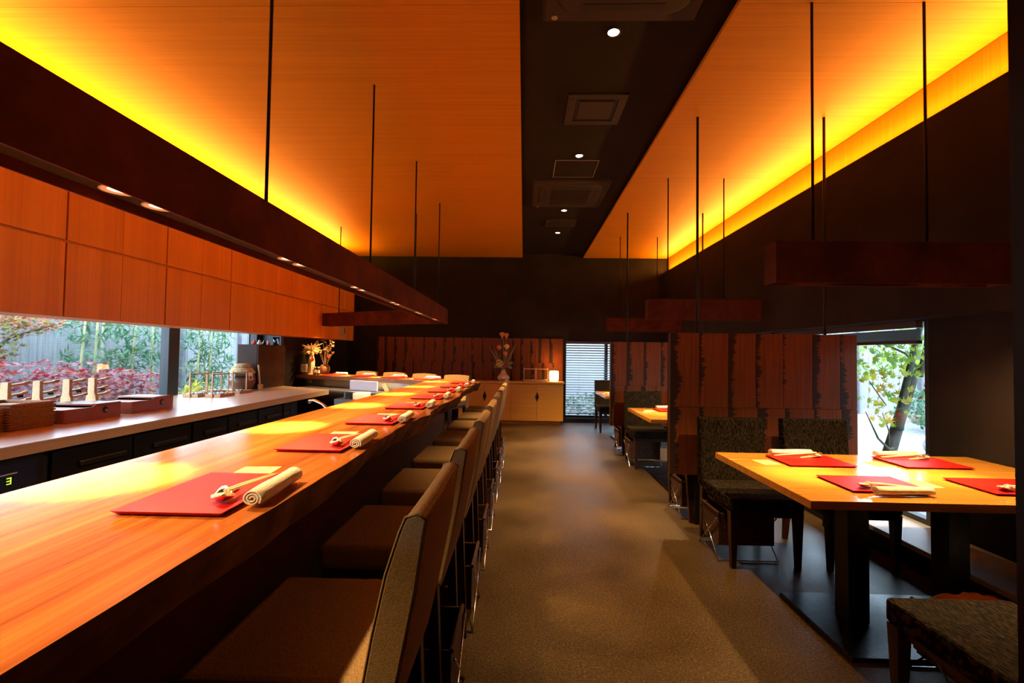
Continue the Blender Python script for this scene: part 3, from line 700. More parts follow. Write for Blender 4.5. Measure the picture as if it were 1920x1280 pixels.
w_ = bc.matrix_basis @ Vector((2.38, -.068, .90)); t.location = w_; t.rotation_euler = bc.rotation_euler
build('plate', B().box(-.035, .035, 0, .006, -.022, .022), 'cream_plastic', t, bevel=.003)
build('outlet', B().box(-.014, .014, .006, .009, -.008, .008), 'trim_pale', t)
# lower steel work shelf in front of the back counter
def off(t_, o, z): return bc.matrix_basis @ Vector((t_, o, z))
st = thing('steel_shelf', 'stainless steel work shelf below the back counter', 'shelf', bc.location, bc.rotation_euler.z)
build('shelf_top', B().box(.55, LB - .40, .03, .36, .80, .83), 'stainless_dark', st, bevel=.004)
build('body', B().box(.57, LB - .42, .05, .34, 0, .80), 'stainless_dark', st)
wbd = tag(build('white_board', B().box(-.26, .26, -.012, .012, 0, .135), 'white_plastic', bevel=.004), 'white plastic board propped on the steel shelf', 'board')
wbd.location = off(.98, .16, .832); wbd.rotation_euler = (0, 0, bc.rotation_euler.z)
# sink counter behind the long counter with tap
sk = thing('sink_counter', 'dark kitchen sink counter behind the long counter', 'counter', (-1.53, 3.0, 0))
build('body', B().box(-.22, .24, -2.0, 2.6, 0, .76), 'stainless_dark', sk)
build('worktop', B().box(-.23, .25, -2.0, 2.6, .76, .79), 'stainless', sk, bevel=.004)
fa = thing('kitchen_tap', 'curved chrome kitchen tap behind the long counter', 'tap', (-1.42, 3.42, .79))
build('base', B().lathe([(.028, 0), (.028, .05), (.02, .07), (.018, .08)], 16), 'chrome', fa, smooth=True)
build('spout', B().tube([(0, 0, .07), (-.02, .02, .12), (-.10, .06, .175), (-.18, .09, .200), (-.215, .10, .198), (-.228, .105, .180)], .0125, 10), 'chrome', fa, smooth=True)
build('lever', B().tube([(0, 0, .08), (.05, -.02, .12)], .007, 8), 'chrome', fa, smooth=True)
nb = thing('napkin_box', 'open grey box holding white paper napkins behind the counter', 'box', (-1.66, 4.62, .79))
build('tray', B().box(-.16, .16, -.20, .20, 0, .012).box(-.16, -.152, -.2, .2, .012, .12).box(.152, .16, -.2, .2, .012, .12).box(-.152, .152, -.2, -.192, .012, .12).box(-.152, .152, .192, .2, .012, .12), 'stainless_dark', nb)
build('napkins', B().box(-.05, .08, -.02, .15, .013, .165), 'paper_white', nb, bevel=.01)
build('tongs', B().tube([(-.1, -.12, .02), (-.09, -.10, .18)], .008, 6), 'black_knob', nb)
st2 = thing('wooden_spatula', 'pale wooden spatula leaning up behind the counter corner', 'spatula', (-1.50, 5.30, .79))
build('blade', B().box(-.022, .022, -.004, .004, .10, .24), 'pale_stick', st2, rot=(0, -.5, 0), bevel=.003)
build('handle', B().tube([(0, 0, 0), (0, 0, .11)], .008, 8), 'pale_stick', st2, rot=(0, -.5, 0), smooth=True)

# ------------------------------------------------------------------ kitchen worktop with fridges below
WZ = .85; WX = -2.655
wt = thing('kitchen_worktop', 'pale wooden kitchen worktop under the garden window', 'worktop', (0, 0, 0))
poly = [(WX, .6), (WX, 6.25), (XW + .02, 6.84), (XW + .02, 6.94), (XG + .06, 6.94), (XG + .06, .6)]
b = B(); b.prism([(x, y, WZ - .062) for x, y in poly], [(x, y, WZ) for x, y in poly], 0)
build('top', b, 'worktop_wood', wt, bevel=.002)
build('front_edge', B().box(WX + .0005, WX + .006, .6, 6.25, WZ - .062, WZ - .001), 'worktop_wood', wt)
build('back_support', B().box(-3.9, -3.5, .6, 6.2, 0, WZ - .063), 'fridge_gap', wt)
def fridge(label, y0, segs, disp):
    y1 = max(s[1] for s in segs)
    t = thing('undercounter_fridge', label, 'fridge', (WX - .03, y0, 0))
    build('body', B().box(-.62, -.024, .004, y1 - y0 - .004, .06, WZ - .068), 'fridge_gap', t)
    for (a, c, kd) in segs:
        a -= y0; c -= y0
        if kd == 'door':
            d = build('door', B().box(-.022, 0, a + .006, c - .006, .10, WZ - .085), 'fridge_black', t, bevel=.004)
            build('handle', B().box(.001, .022, a + (c - a) * .28, c - (c - a) * .12, WZ - .20, WZ - .165), 'fridge_handle', d, bevel=.008)
        else:
            p = build('control_panel', B().box(-.022, 0, a + .006, c - .006, .10, WZ - .072), 'fridge_handle', t, bevel=.004)
            build('display', B().box(.0005, .003, (a + c) / 2 - .01, c - .05, WZ - .33, WZ - .10), 'display_panel', p)
            if disp:
                yy = (a + c) / 2 + .055
                for (dy0, dy1, dz0, dz1) in ((0, .022, .0, .005), (0, .022, .015, .020), (0, .022, .030, .035), (.018, .023, .0, .035)):
                    build('digit_segment', B().box(.0032, .0036, yy + dy0, yy + dy1, WZ - .205 + dz0, WZ - .205 + dz1), 'display_green', p)
                build('brand_print', B().box(.0032, .0036, yy - .035, yy + .05, WZ - .155, WZ - .148), 'print_white', p)
            for k in range(9): build('vent_slot', B().box(.0005, .002, a + .02, (a + c) / 2 - .03, .30 + k * .05, .318 + k * .05), 'fridge_gap', p)
    for yy in (.05, y1 - y0 - .05):
        for xx in (-.55, -.08): build('foot', B().lathe([(.02, 0), (.02, .06)], 10, (xx, yy, 0)), 'fridge_gap', t)
    return t
fridge('black undercounter fridge showing a green digit on its control panel', 2.05, [(2.05, 2.555, 'panel'), (2.585, 3.14, 'door'), (3.145, 3.70, 'door')], True)
fridge('black undercounter fridge with three narrow doors towards the back counter', 3.72, [(3.72, 4.16, 'door'), (4.165, 4.64, 'door'), (4.645, 5.12, 'door'), (5.14, 5.46, 'panel')], False)

# ---- things on the worktop
def wicker(label, loc, lx, ly, h):
    t = thing('wicker_basket', label, 'basket', loc)
    build('body', B().box(-lx / 2, lx / 2, -ly / 2, ly / 2, 0, .01).box(-lx / 2, -lx / 2 + .012, -ly / 2, ly / 2, .01, h).box(lx / 2 - .012, lx / 2, -ly / 2, ly / 2, .01, h)
          .box(-lx / 2 + .012, lx / 2 - .012, -ly / 2, -ly / 2 + .012, .01, h).box(-lx / 2 + .012, lx / 2 - .012, ly / 2 - .012, ly / 2, .01, h), 'basket_weave', t, bevel=.004)
    for k in range(int(h / .016)):
        z = .012 + k * .016; e = .003
        build('weave_row', B().tube([(-lx / 2 - e, -ly / 2 - e, z), (lx / 2 + e, -ly / 2 - e, z), (lx / 2 + e, ly / 2 + e, z), (-lx / 2 - e, ly / 2 + e, z), (-lx / 2 - e, -ly / 2 - e, z)], .006, 6, cap=False), 'basket_weave', t, smooth=True)
    build('contents', B().box(-lx / 2 + .02, lx / 2 - .02, -ly / 2 + .02, ly / 2 - .02, .011, h - .02), 'paper_white', t, bevel=.015)
    return t
wicker('brown wicker basket of white cloths beside the wooden drawer box', (-3.28, 2.87, WZ), .34, .26, .165)
wicker('brown wicker basket at the end of the worktop beside another basket', (-3.30, 2.58, WZ), .34, .26, .150)
def drawerbox(label, loc):
    t = thing('lacquered_box', label, 'box', loc)
    L, W, H = .43, .32, .115
    # stepped top: low open front part, raised rear part
    side = [(-L / 2, 0), (L / 2, 0), (L / 2, H), (L / 2 - .20, H), (L / 2 - .225, H - .02), (-L / 2, H - .02)]
    for x in (-W / 2, W / 2 - .014): build('side_board', B().extrude(side, 'x', x, x + .014), 'lacquer_box', t, bevel=.0015)
    build('end_board', B().box(-W / 2 + .014, W / 2 - .014, -L / 2, -L / 2 + .014, 0, H - .022), 'lacquer_box', t)
    build('end_board', B().box(-W / 2 + .014, W / 2 - .014, L / 2 - .014, L / 2, 0, H - .002), 'lacquer_box', t)
    build('base_board', B().box(-W / 2 + .014, W / 2 - .014, -L / 2 + .014, L / 2 - .014, 0, .012), 'lacquer_box', t)
    build('lid', B().box(-W / 2 + .0145, W / 2 - .0145, L / 2 - .215, L / 2 - .0145, H - .012, H - .001), 'lacquer_box', t)
    build('sliding_lid', B().box(-W / 2 + .0145, W / 2 - .0145, -L / 2 + .0145, L / 2 - .216, H - .036, H - .028), 'box_inner', t)
    kn = build('finger_hole', B().lathe([(.024, 0), (.024, .002), (.001, .0021)], 20), 'black_knob', t, loc=(W / 2 + .0002, .085, H * .56), rot=(0, PI / 2, 0))
    build('knob', B().lathe([(.008, 0), (.012, .006), (.009, .012), (.001, .014)], 12), 'chrome', kn, loc=(0, 0, .0022), smooth=True)
    return t
drawerbox('reddish lacquered box with round black hole beside the wicker basket', (-3.235, 3.255, WZ))
drawerbox('reddish lacquered box with round black hole beside the small handled caddies', (-3.255, 3.81, WZ))
def rack(label, y):
    t = thing('wooden_rack', label, 'rack', (-3.56, y, WZ))
    build('upright', B().extrude([(-.055, 0), (.055, 0), (.038, .13), (.028, .15), (.026, .27), (-.026, .27), (-.028, .15), (-.038, .13)], 'y', -.012, .012), 'pale_timber', t, bevel=.002)
    build('foot', B().box(-.10, .10, -.03, .03, 0, .012), 'pale_timber', t, bevel=.002)
    for (z, l) in ((.235, .17), (.165, .15), (.115, .17)):
        a = build('arm', B().box(-.012, .012, .013, l, z, z + .016), 'pale_timber', t, rot=(.10, 0, 0), bevel=.002)
        build('peg', B().box(-.008, .008, l - .03, l + .01, z + .006, z + .022), 'pale_timber', a, bevel=.002)
    build('clip', B().box(-.016, .016, .06, .10, .16, .178), 'black_knob', t)
    return t
for k, y in enumerate((3.10, 3.31, 3.53, 3.74)):
    rack('pale timber rack with stepped arms, %s of four from the wicker baskets' % ORD[k], y)['group'] = 'timber racks behind the baskets'
def caddy(label, loc, rz, rest_label, lx=.17, ly=.26, h=.27, n=10, seed=0):
    t = thing('handled_caddy', label, 'caddy', loc, rz)
    build('tray', B().box(-lx / 2, lx / 2, -ly / 2, ly / 2, 0, .006).box(-lx / 2, -lx / 2 + .008, -ly / 2, ly / 2, .006, .032).box(lx / 2 - .008, lx / 2, -ly / 2, ly / 2, .006, .032)
          .box(-lx / 2 + .008, lx / 2 - .008, -ly / 2, -ly / 2 + .008, .006, .032).box(-lx / 2 + .008, lx / 2 - .008, ly / 2 - .008, ly / 2, .006, .032), 'caddy_wood', t, bevel=.001, seg=1)
    for s in (-1, 1): build('post', B().box(-.007, .007, s * (ly / 2 + .001) - (.012 if s < 0 else 0), s * (ly / 2 + .001) + (0 if s < 0 else .012), 0, h), 'caddy_wood', t, bevel=.001, seg=1)
    build('handle', B().box(-.007, .007, -ly / 2 - .0005, ly / 2 + .0005, h - .03, h - .016), 'caddy_wood', t)
    r = random.Random(seed)
    for k in range(n):
        cx = -lx / 2 + .035 + (k % 3) * (lx - .07) / 2; cy = -ly / 2 + .035 + (k // 3) * (ly - .07) / max(1, (n - 1) // 3)
        o = REST[k % len(REST)].copy(); COL.objects.link(o); o.location = Vector(loc) + Matrix.Rotation(rz, 3, 'Z') @ Vector((cx, cy, .0065)); o.rotation_euler = (0, 0, r.uniform(0, 3)); o['label'] = RESTC[k % 10] + ' ' + rest_label; o['group'] = 'chopstick rests in the caddies'
    return t
REST = []
for k in range(10):
    bb_ = B().lathe([(.012, 0), (.019, .008), (.021, .022), (.017, .034), (.008, .032)], 12)
    o = build('chopstick_rest', bb_, 'ceramic_%d' % k, smooth=True); o.scale = (1.1, .7, 1); o.location = (-3.5, 5.0 + .05 * k, WZ); REST.append(o)
    tag(o, 'x', 'chopstick rest', 'chopstick rests in the caddies')
cad = ['handled wooden caddy of chopstick rests next to the dark window post', 'handled wooden caddy of chopstick rests pushed back against the window', 'handled wooden caddy of chopstick rests standing foremost on the worktop', 'handled wooden caddy of chopstick rests in front of the cloth covered jar']
rl_ = ['ceramic chopstick rest in the caddy next to the window post', 'ceramic chopstick rest in the caddy pushed against the window', 'ceramic chopstick rest in the foremost worktop caddy', 'ceramic chopstick rest in the caddy before the cloth covered jar']
for i, (x, y) in enumerate(((-3.62, 5.08), (-3.72, 5.48), (-3.40, 5.12), (-3.45, 5.55))):
    caddy(cad[i], (x, y, WZ), .0, rl_[i], seed=i, n=10)
jr = thing('storage_jar', 'large brown glazed jar with a cloth covered lid tied with twine', 'jar', (-3.66, 5.93, WZ))
build('body', B().lathe([(.09, 0), (.13, .03), (.152, .10), (.155, .17)], 28), ['jar_glaze'], jr, smooth=True)
build('shoulder', B().lathe([(.156, .168), (.142, .222), (.102, .268), (.087, .29)], 28, cap=False), 'clear_glass', jr, smooth=True)
cv = build('cloth_cover', B().lathe([(.108, .262), (.094, .30), (.092, .335), (.084, .345), (.001, .347)], 28, rib=.03, nr=1), 'cloth_cover', jr, smooth=True)
build('cloth_skirt', B().lathe([(.150, .225), (.120, .275), (.095, .30)], 28, cap=False, rib=.07, nr=1), 'cloth_cover', cv, smooth=True)
build('twine', B().lathe([(.099, .296), (.101, .30), (.099, .304)], 28, cap=False), 'twine', cv)
tg = build('tag', B().box(-.028, .028, -.001, .001, -.10, 0), 'paper_white', jr, loc=(.145, -.06, .235), rot=(0, -.15, 1.1))
build('print', B().box(-.018, .018, -.0016, -.0011, -.09, -.045), 'ink_red', tg)
cp = thing('bamboo_cup', 'small bamboo cup holding a wooden stick beside the jar', 'cup', (-3.465, 6.02, WZ))
build('cup', B().lathe([(.026, 0), (.030, .002), (.032, .075), (.027, .075), (.026, .01)], 16), 'caddy_wood', cp, smooth=True)
build('stick', B().tube([(.0, 0, .01), (-.02, -.02, .33)], .011, 8), 'pale_stick', cp, smooth=True)
db = thing('dark_cupboard', 'dark wooden cupboard standing at the end of the worktop', 'cupboard', (-3.70, 6.45, WZ))
build('body', B().box(-.14, .125, -.34, .36, 0, .60), 'dark_box', db, bevel=.003)
build('door', B().box(.126, .145, -.338, .358, .004, .597), 'dark_box', db, bevel=.003)
build('door_knob', B().lathe([(.008, 0), (.011, .008), (.006, .014)], 12), 'chrome', db, loc=(.146, .32, .18), rot=(0, PI / 2, 0))
for k, (dx, dy, c, nm, lb) in enumerate(((.05, -.28, 'ink_red', 'red_ornament', 'small red ornament on the dark cupboard'), (.06, -.18, 'ceramic_0', 'white_ornament', 'small white ceramic ornament on the dark cupboard'), (.06, -.06, 'ceramic_5', 'black_ornament', 'small black ceramic ornament on the dark cupboard'), (.05, .06, 'ceramic_2', 'rose_ornament', 'small rose ceramic ornament on the dark cupboard'))):
    o = build(nm, B().lathe([(.015, 0), (.03, .012), (.028, .03), (.012, .042), (.016, .052), (.006, .066)], 14), c, smooth=True, loc=(-3.70 + dx, 6.45 + dy, WZ + .60)); tag(o, lb, 'ornament')
o = build('glass_tumbler', B().lathe([(.035, 0), (.040, .004), (.045, .12), (.042, .12), (.037, .010), (.001, .009)], 20), 'clear_glass', smooth=True, loc=(-3.64, 6.70, WZ + .60)); tag(o, 'clear glass tumbler on top of the dark cupboard', 'glass')

# ---- bottles, vase at the end of the back counter
def P(t_, o): v = off(t_, o, CZ); return (v.x, v.y, CZ)
bx_, by_ = -3.50, 7.42
sb = thing('sake_bottle', 'tall green sake bottle with a white brush lettered label', 'bottle', (-3.555, 7.40, CZ), -.9)
build('glass', B().lathe([(.046, 0), (.052, .006), (.052, .20), (.046, .24), (.022, .31), (.017, .34), (.017, .375)], 24), 'bottle_green', sb, smooth=True)
build('cap', B().lathe([(.019, .372), (.019, .396), (.001, .397)], 16), 'bottle_cap', sb, smooth=True)
lb_ = build('label', B().lathe([(.0528, .035), (.0528, .165)], 24, cap=False), 'paper_white', sb, smooth=True)
def stroke(par, r, pts, w=.004, mat='ink_black'):
    # brush stroke on a bottle: pts as (angle, z)
    bb_ = B(); v = []; f = []
    for (a, z) in pts: v += [(r * math.cos(a), r * math.sin(a), z - w), (r * math.cos(a), r * math.sin(a), z + w)]
    for i in range(len(pts) - 1): f.append((2 * i, 2 * i + 2, 2 * i + 3, 2 * i + 1))
    bb_.add(v, f); return build('brush_mark', bb_, mat, par)
A0 = -.35
for st_ in ([(.15, .150), (.35, .147)], [(.25, .158), (.26, .150)], [(-.15, .125), (.1, .128), (.45, .122)], [(-.1, .122), (-.25, .105)], [(.2, .118), (.12, .10)], [(.35, .12), (.5, .104)], [(.05, .092), (.42, .094)], [(.24, .098), (.23, .072)], [(.0, .068), (.45, .070)], [(.1, .082), (.4, .080)], [(.05, .056), (.45, .054)]):
    stroke(lb_, .0535, [(A0 + a + (k_ / 4) * (0), z) for k_, (a, z) in enumerate(st_)], .0035)
wbt = thing('wrapped_bottle', 'paper wrapped bottle with a straw tuft and red tag', 'bottle', (-3.40, 7.33, CZ), -.9)
build('wrapping', B().lathe([(.046, 0), (.050, .01), (.051, .20), (.044, .26), (.030, .315), (.022, .34)], 18, rib=.04, nr=1), 'bottle_paper', wbt, smooth=False)
rs = random.Random(9); 
for k in range(110):
    a = rs.uniform(0, 2 * PI); sp = rs.uniform(.05, .165); up = rs.uniform(-.05, .14); 
    build('straw', B().tube([(0, 0, .34), (sp * .45 * math.cos(a), sp * .45 * math.sin(a), .375 + up * .6), (sp * math.cos(a), sp * math.sin(a), .36 + up)], [.007, .009, .004], 4), 'straw', wbt)
build('red_tag', B().box(.053, .055, -.022, .022, .215, .265), 'ink_red', wbt, rot=(.5, 0, 0), loc=(0, .12, .03))
for st_ in ([(.15, .15), (.2, .135)], [(.35, .15), (.42, .135)], [(.1, .12), (.4, .12)], [(.25, .125), (.25, .10)], [(.1, .095), (.4, .093)], [(.15, .08), (.35, .082)], [(.24, .085), (.22, .062)], [(.12, .06), (.4, .062)]):
    stroke(wbt, .0535, [(-.15 + a, z) for a, z in st_], .003)
for k, (x, y, lb) in enumerate(((-3.315, 7.27, 'small seasoning bottle with a white label beside the wrapped bottle'), (-3.250, 7.25, 'small seasoning bottle with a white label beside the round pot'))):
    t = thing('seasoning_bottle', lb, 'bottle', (x, y, CZ), -.9)
    build('glass', B().lathe([(.024, 0), (.026, .004), (.026, .075), (.014, .095), (.012, .11)], 16), 'brown_glass', t, smooth=True)
    build('cap', B().lathe([(.018, .108), (.018, .125), (.001, .126)], 14), 'cream_plastic', t, smooth=True)
    l_ = build('label', B().lathe([(.0265, .03), (.0265, .072)], 16, cap=False), 'paper_white', t, smooth=True)
    if k == 0: build('seal', B().lathe([(.010, 0), (.001, .0005)], 12), 'ink_red', l_, loc=(.0268, .004, .045), rot=(0, PI / 2, 0))
sc_ = tag(build('small_dish', B().lathe([(.018, 0), (.03, .006), (.035, .016), (.03, .014), (.001, .006)], 16), 'ceramic_0', smooth=True, loc=(-3.385, 7.255, CZ)), 'small white dish in front of the wrapped bottle', 'dish')
t = thing('flower_pot', 'round brown pottery vase with dried flowers beside the bottles', 'vase', (-3.285, 7.56, CZ))
build('pot', B().lathe([(.05, 0), (.075, .02), (.088, .07), (.08, .12), (.055, .145), (.05, .155), (.046, .155), (.05, .14)], 22), 'pottery', t, smooth=True)
rd = random.Random(4)
for k in range(11):
    a = rd.uniform(0, 2 * PI); sp = rd.uniform(.03, .16); h_ = rd.uniform(.28, .60); e = (sp * math.cos(a), sp * math.sin(a), h_)
    build('stem', B().tube([(0, 0, .10), (e[0] * .4, e[1] * .4, h_ * .6), e], .0035, 5), 'dry_stem', t)
    if k % 3 == 0: build('bloom', B().lathe([(.004, 0), (.028, .02), (.034, .035), (.006, .03)], 10, e), 'dry_flower', t)
    else:
        bb_ = B(); r2 = random.Random(k)
        for q in range(7): leafquad(bb_, Vector(e) + Vector((r2.uniform(-.03, .03), r2.uniform(-.03, .03), r2.uniform(-.08, .02))), .05, OVAL, r2, 1.)
        build('dried_leaves', bb_, 'dry_leaf', t)
for k, (e) in enumerate(((.13, -.10, .30), (.19, -.14, .34), (.10, -.09, .27))):
    build('stem', B().tube([(.03, -.02, .12), (e[0] * .7, e[1] * .7, e[2] * .8), e], .004, 5), 'leaf_green', t)
    build('bloom', B().lathe([(.004, -.01), (.018, .008), (.030, .03), (.024, .03), (.005, .01)], 10, e), 'dry_flower', t)
build('seed_ring', B().tube([(.05 * math.cos(a), 0, .05 * math.sin(a)) for a in [k * PI / 8 for k in range(17)]], .004, 6), 'dry_stem', t, loc=(.09, -.07, .42), rot=(0, 0, -.4))

# ------------------------------------------------------------------ sideboard
SBX0, SBX1, SBY, SBZ = -1.275, .785, 9.11, .835
t = thing('sideboard', 'honey coloured veneer sideboard against the plank wall', 'sideboard', (0, 0, 0))
build('top', B().box(SBX0, SBX1 + .02, SBY - .015, YB - .03, SBZ - .035, SBZ), 'sideboard_veneer', t, bevel=.002)
build('body', B().box(SBX0 + .004, SBX1 - .002, SBY + .022, YB - .031, .07, SBZ - .036), 'sideboard_veneer', t)
build('plinth', B().box(SBX0 + .03, SBX1 - .06, SBY + .06, YB - .05, 0, .07), 'sideboard_veneer', t)
W4 = (SBX1 - SBX0) / 4
for k in range(4):
    x = SBX0 + k * W4
    d = build('door', B().box(x + .0025, x + W4 - .0025, SBY, SBY + .02, .072, SBZ - .05), 'sideboard_door', t, bevel=.0015, seg=1)
    s = 1 if k % 2 == 0 else -1
    xe = x + W4 - .003 if s > 0 else x + .003
    build('pull', B().extrude([(xe, .44), (xe, .64), (xe - s * .032, .54)], 'y', SBY - .004, SBY - .0005), 'black_knob' if True else '', d)
for k, x in enumerate((.12, .37)):
    caddy(['handled wooden caddy on the sideboard beside the flower vase', 'handled wooden caddy on the sideboard beside the glowing lantern'][k], (x, 9.27, SBZ), PI / 2, ['ceramic chopstick rest in the sideboard caddy beside the flowers', 'ceramic chopstick rest in the sideboard caddy beside the lantern'][k], .16, .215, .27, 10, 20 + k)
for o in REST: bpy.data.objects.remove(o)
t = thing('paper_lantern', 'glowing white paper lantern at the end of the sideboard', 'lamp', (.605, 9.25, SBZ))
build('base', B().lathe([(.085, 0), (.085, .012), (.07, .014)], 24), 'caddy_wood', t)
build('shade', B().lathe([(.082, .014), (.088, .05), (.091, .12), (.088, .205), (.080, .212)], 28, cap=False), 'lantern_paper', t, smooth=True)
build('rim', B().lathe([(.078, .208), (.083, .208), (.083, .215), (.078, .215)], 28, cap=False), 'paper_white', t)
light('bulb', 'POINT', (0, 0, .12), 14.0, SPOT_COL, t, shadow_soft_size=.04)
t = thing('flower_arrangement', 'tall lily arrangement in a ribbed teardrop vase on the sideboard', 'flowers', (-.405, 9.29, SBZ))
build('vase', B().lathe([(.055, 0), (.095, .015), (.118, .05), (.112, .085), (.075, .125), (.048, .17), (.038, .205), (.044, .22), (.038, .22), (.033, .20)], 28, rib=.05, nr=1), 'vase_glaze', t)
def blade(nm, p0, p1, w, mat, sag=.0):
    p0 = Vector(p0); p1 = Vector(p1); n = 7; bb_ = B(); v = []; f = []
    side = Vector((0, 0, 1)).cross(p1 - p0); side = side.normalized() if side.length > 1e-4 else Vector((1, 0, 0)); side = Vector((side.y, side.x, 0)) if abs((p1 - p0).x) < .02 else (p1 - p0).cross(Vector((0, 1, 0))).normalized()
    for i in range(n):
        s = i / (n - 1); c = p0.lerp(p1, s) + Vector((0, 0, -sag * math.sin(s * PI / 2) * s)); ww = w * math.sin(PI * (.12 + .88 * s)) if s < 1 else 0
        v += [c - side * ww, c + Vector((0, -.006, 0)), c + side * ww]
    for i in range(n - 1):
        a = 3 * i; f += [(a, a + 1, a + 4, a + 3), (a + 1, a + 2, a + 5, a + 4)]
    bb_.add(v, f); return build(nm, bb_, mat, t, smooth=True)
blade('leaf', (0, 0, .2), (-.30, -.03, .70), .018, 'blade_leaf'); blade('leaf', (0, 0, .22), (-.22, 0, .74), .014, 'blade_leaf', .05); blade('leaf', (.02, 0, .22), (.26, -.02, .80), .018, 'blade_leaf'); blade('leaf', (.02, 0, .22), (.20, .02, .70), .014, 'leaf_green'); blade('leaf', (.02, 0, .25), (.12, 0, .76), .010, 'blade_leaf')
for (x, z, h0) in ((-.02, .86, .2), (.05, .85, .2), (-.08, .62, .2), (.05, .64, .2), (.03, .50, .2)):
    build('stem', B().tube([(0, 0, h0), (x * .6, 0, (h0 + z) / 2), (x, 0, z)], .006, 6), 'leaf_green', t)
def lily(p, r, mat, tilt):
    o = build('lily', B().lathe([(.006, -.06), (r * .35, -.02), (r * .8, .03), (r, .06), (r * .75, .05), (.006, -.02)], 12, rib=-.3, nr=1), mat, t, loc=p, rot=(tilt, 0, 0), smooth=True)
    return o
lily((-.035, 0, .90), .062, 'lily_orange', .5); lily((.05, -.01, .885), .055, 'lily_orange', .7); lily((-.09, -.02, .64), .06, 'lily_orange', 1.0); lily((.06, -.03, .66), .062, 'lily_cream', .9); lily((.035, -.03, .52), .045, 'lily_orange', .6)
def mum(p, r, mat, n, seed):
    bb_ = B(); rr2 = random.Random(seed)
    for k in range(n):
        q = Vector((rr2.gauss(0, 1), rr2.gauss(0, 1), rr2.gauss(0, 1))).normalized() * r * rr2.uniform(.6, 1)
        bb_.lathe([(.004, -.012), (.015, 0), (.012, .010), (.002, .014)], 6, Vector(p) + q)
    return build('flower_cluster', bb_, mat, t)
mum((-.085, -.03, .34), .085, 'mum_yellow', 60, 1); mum((.055, -.03, .33), .062, 'mum_red', 45, 2)
blade('leaf', (.08, -.02, .33), (.20, -.04, .38), .035, 'leaf_green'); blade('leaf', (.09, -.02, .30), (.18, -.05, .25), .03, 'leaf_green'); blade('leaf', (-.12, -.02, .30), (-.19, -.05, .26), .022, 'leaf_green')

# ------------------------------------------------------------------ tables
TZ = .73
def dining_table(label, yc, x0=1.285, x1=2.925):
    t = thing('dining_table', label, 'table', (0, yc, 0))
    hw = .515; n = 5
    for k in range(n):
        a = -hw + 2 * hw * k / n; c = -hw + 2 * hw * (k + 1) / n
        build('board', B().box(x0, x1, a + .0004, c - .0004, TZ - .038, TZ), 'table_wood', t, bevel=.0012, seg=1)
    build('apron', B().box(x0 + .25, x1 - .25, -.18, .18, TZ - .06, TZ - .039), 'black_steel', t)
    for x in (1.715, 2.215): build('column', B().box(x - .054, x + .054, -.20, -.095, .021, TZ - .06), 'black_steel', t, bevel=.004)
    build('base_plate', B().prism([(1.49, -.47, 0), (2.46, -.47, 0), (2.46, .12, 0), (1.49, .12, 0)], [(1.495, -.465, .02), (2.455, -.465, .02), (2.455, .115, .02), (1.495, .115, .02)]), 'base_steel', t, bevel=.002)
    return t
TY = (2.625, 5.225, 7.82)
for i, y in enumerate(TY): dining_table(['honey wooden dining table beside the green maple window', 'honey wooden dining table between the two plank partitions', 'honey wooden dining table next to the blind covered window'][i], y)

# ------------------------------------------------------------------ chairs
def taper(b, x, y, z0, z1, r0, r1, dx=0, dy=0):
    return b.prism([(x + dx - r0, y + dy - r0, z0), (x + dx + r0, y + dy - r0, z0), (x + dx + r0, y + dy + r0, z0), (x + dx - r0, y + dy + r0, z0)], [(x - r1, y - r1, z1), (x + r1, y - r1, z1), (x + r1, y + r1, z1), (x - r1, y + r1, z1)])
def bar_chair():
    t = thing('bar_chair', 'x', 'chair', (0, 0, 0), 0, 'bar chairs')
    w = .225
    build('seat', B().box(-w, w, -.125, .275, .615, .70), 'bar_fabric', t, bevel=.022, seg=3)
    prof = [(-.150, .57), (-.085, .60), (-.108, .70), (-.125, .80), (-.150, .92), (-.176, 1.015), (-.188, 1.045), (-.212, 1.052), (-.232, 1.040), (-.228, 1.0), (-.212, .88), (-.182, .72)]
    nb_ = B(); seg = 8
    rings = []
    for i in range(seg + 1):
        s = -1 + 2 * i / seg; x = s * w; crown = -.012 * s * s; bow = .010 * (1 - s * s)
        rings.append([(x, y - (bow if z > .7 else 0), z + (crown if z > 1.0 else 0)) for y, z in prof])
    n = len(prof); v = [p for R in rings for p in R]; f = [(i * n + k, (i + 1) * n + k, (i + 1) * n + (k + 1) % n, i * n + (k + 1) % n) for i in range(seg) for k in range(n)]
    f += [tuple(range(n)), tuple(seg * n + k for k in reversed(range(n)))]
    nb_.add(v, f)
    br = build('backrest', nb_, 'bar_fabric', t, bevel=.006, smooth=False)
    build('piping', B().tube([(w - .002, y - .0, z + (-.012 if z > 1.0 else 0)) for y, z in prof[1:9]], .0028, 6), 'bar_fabric', br, smooth=True)
    build('piping', B().tube([(-w + .002, y - .0, z + (-.012 if z > 1.0 else 0)) for y, z in prof[1:9]], .0028, 6), 'bar_fabric', br, smooth=True)
    for sx in (-1, 1):
        build('leg', taper(B(), sx * (w - .028), .24, 0, .615, .013, .02, 0, .01), 'dark_leg', t)
        build('leg', taper(B(), sx * (w - .028), -.115, 0, .60, .013, .02, 0, -.035), 'dark_leg', t)
        build('side_stretcher', B().box(sx * (w - .028) - .009, sx * (w - .028) + .009, -.11, .225, .20, .235), 'dark_leg', t)
    build('footrest', B().box(-w + .045, w - .045, .225, .25, .25, .28), 'dark_leg', t)
    build('seat_rail', B().box(-w + .02, w - .02, -.10, .25, .585, .614), 'dark_leg', t)
    return t
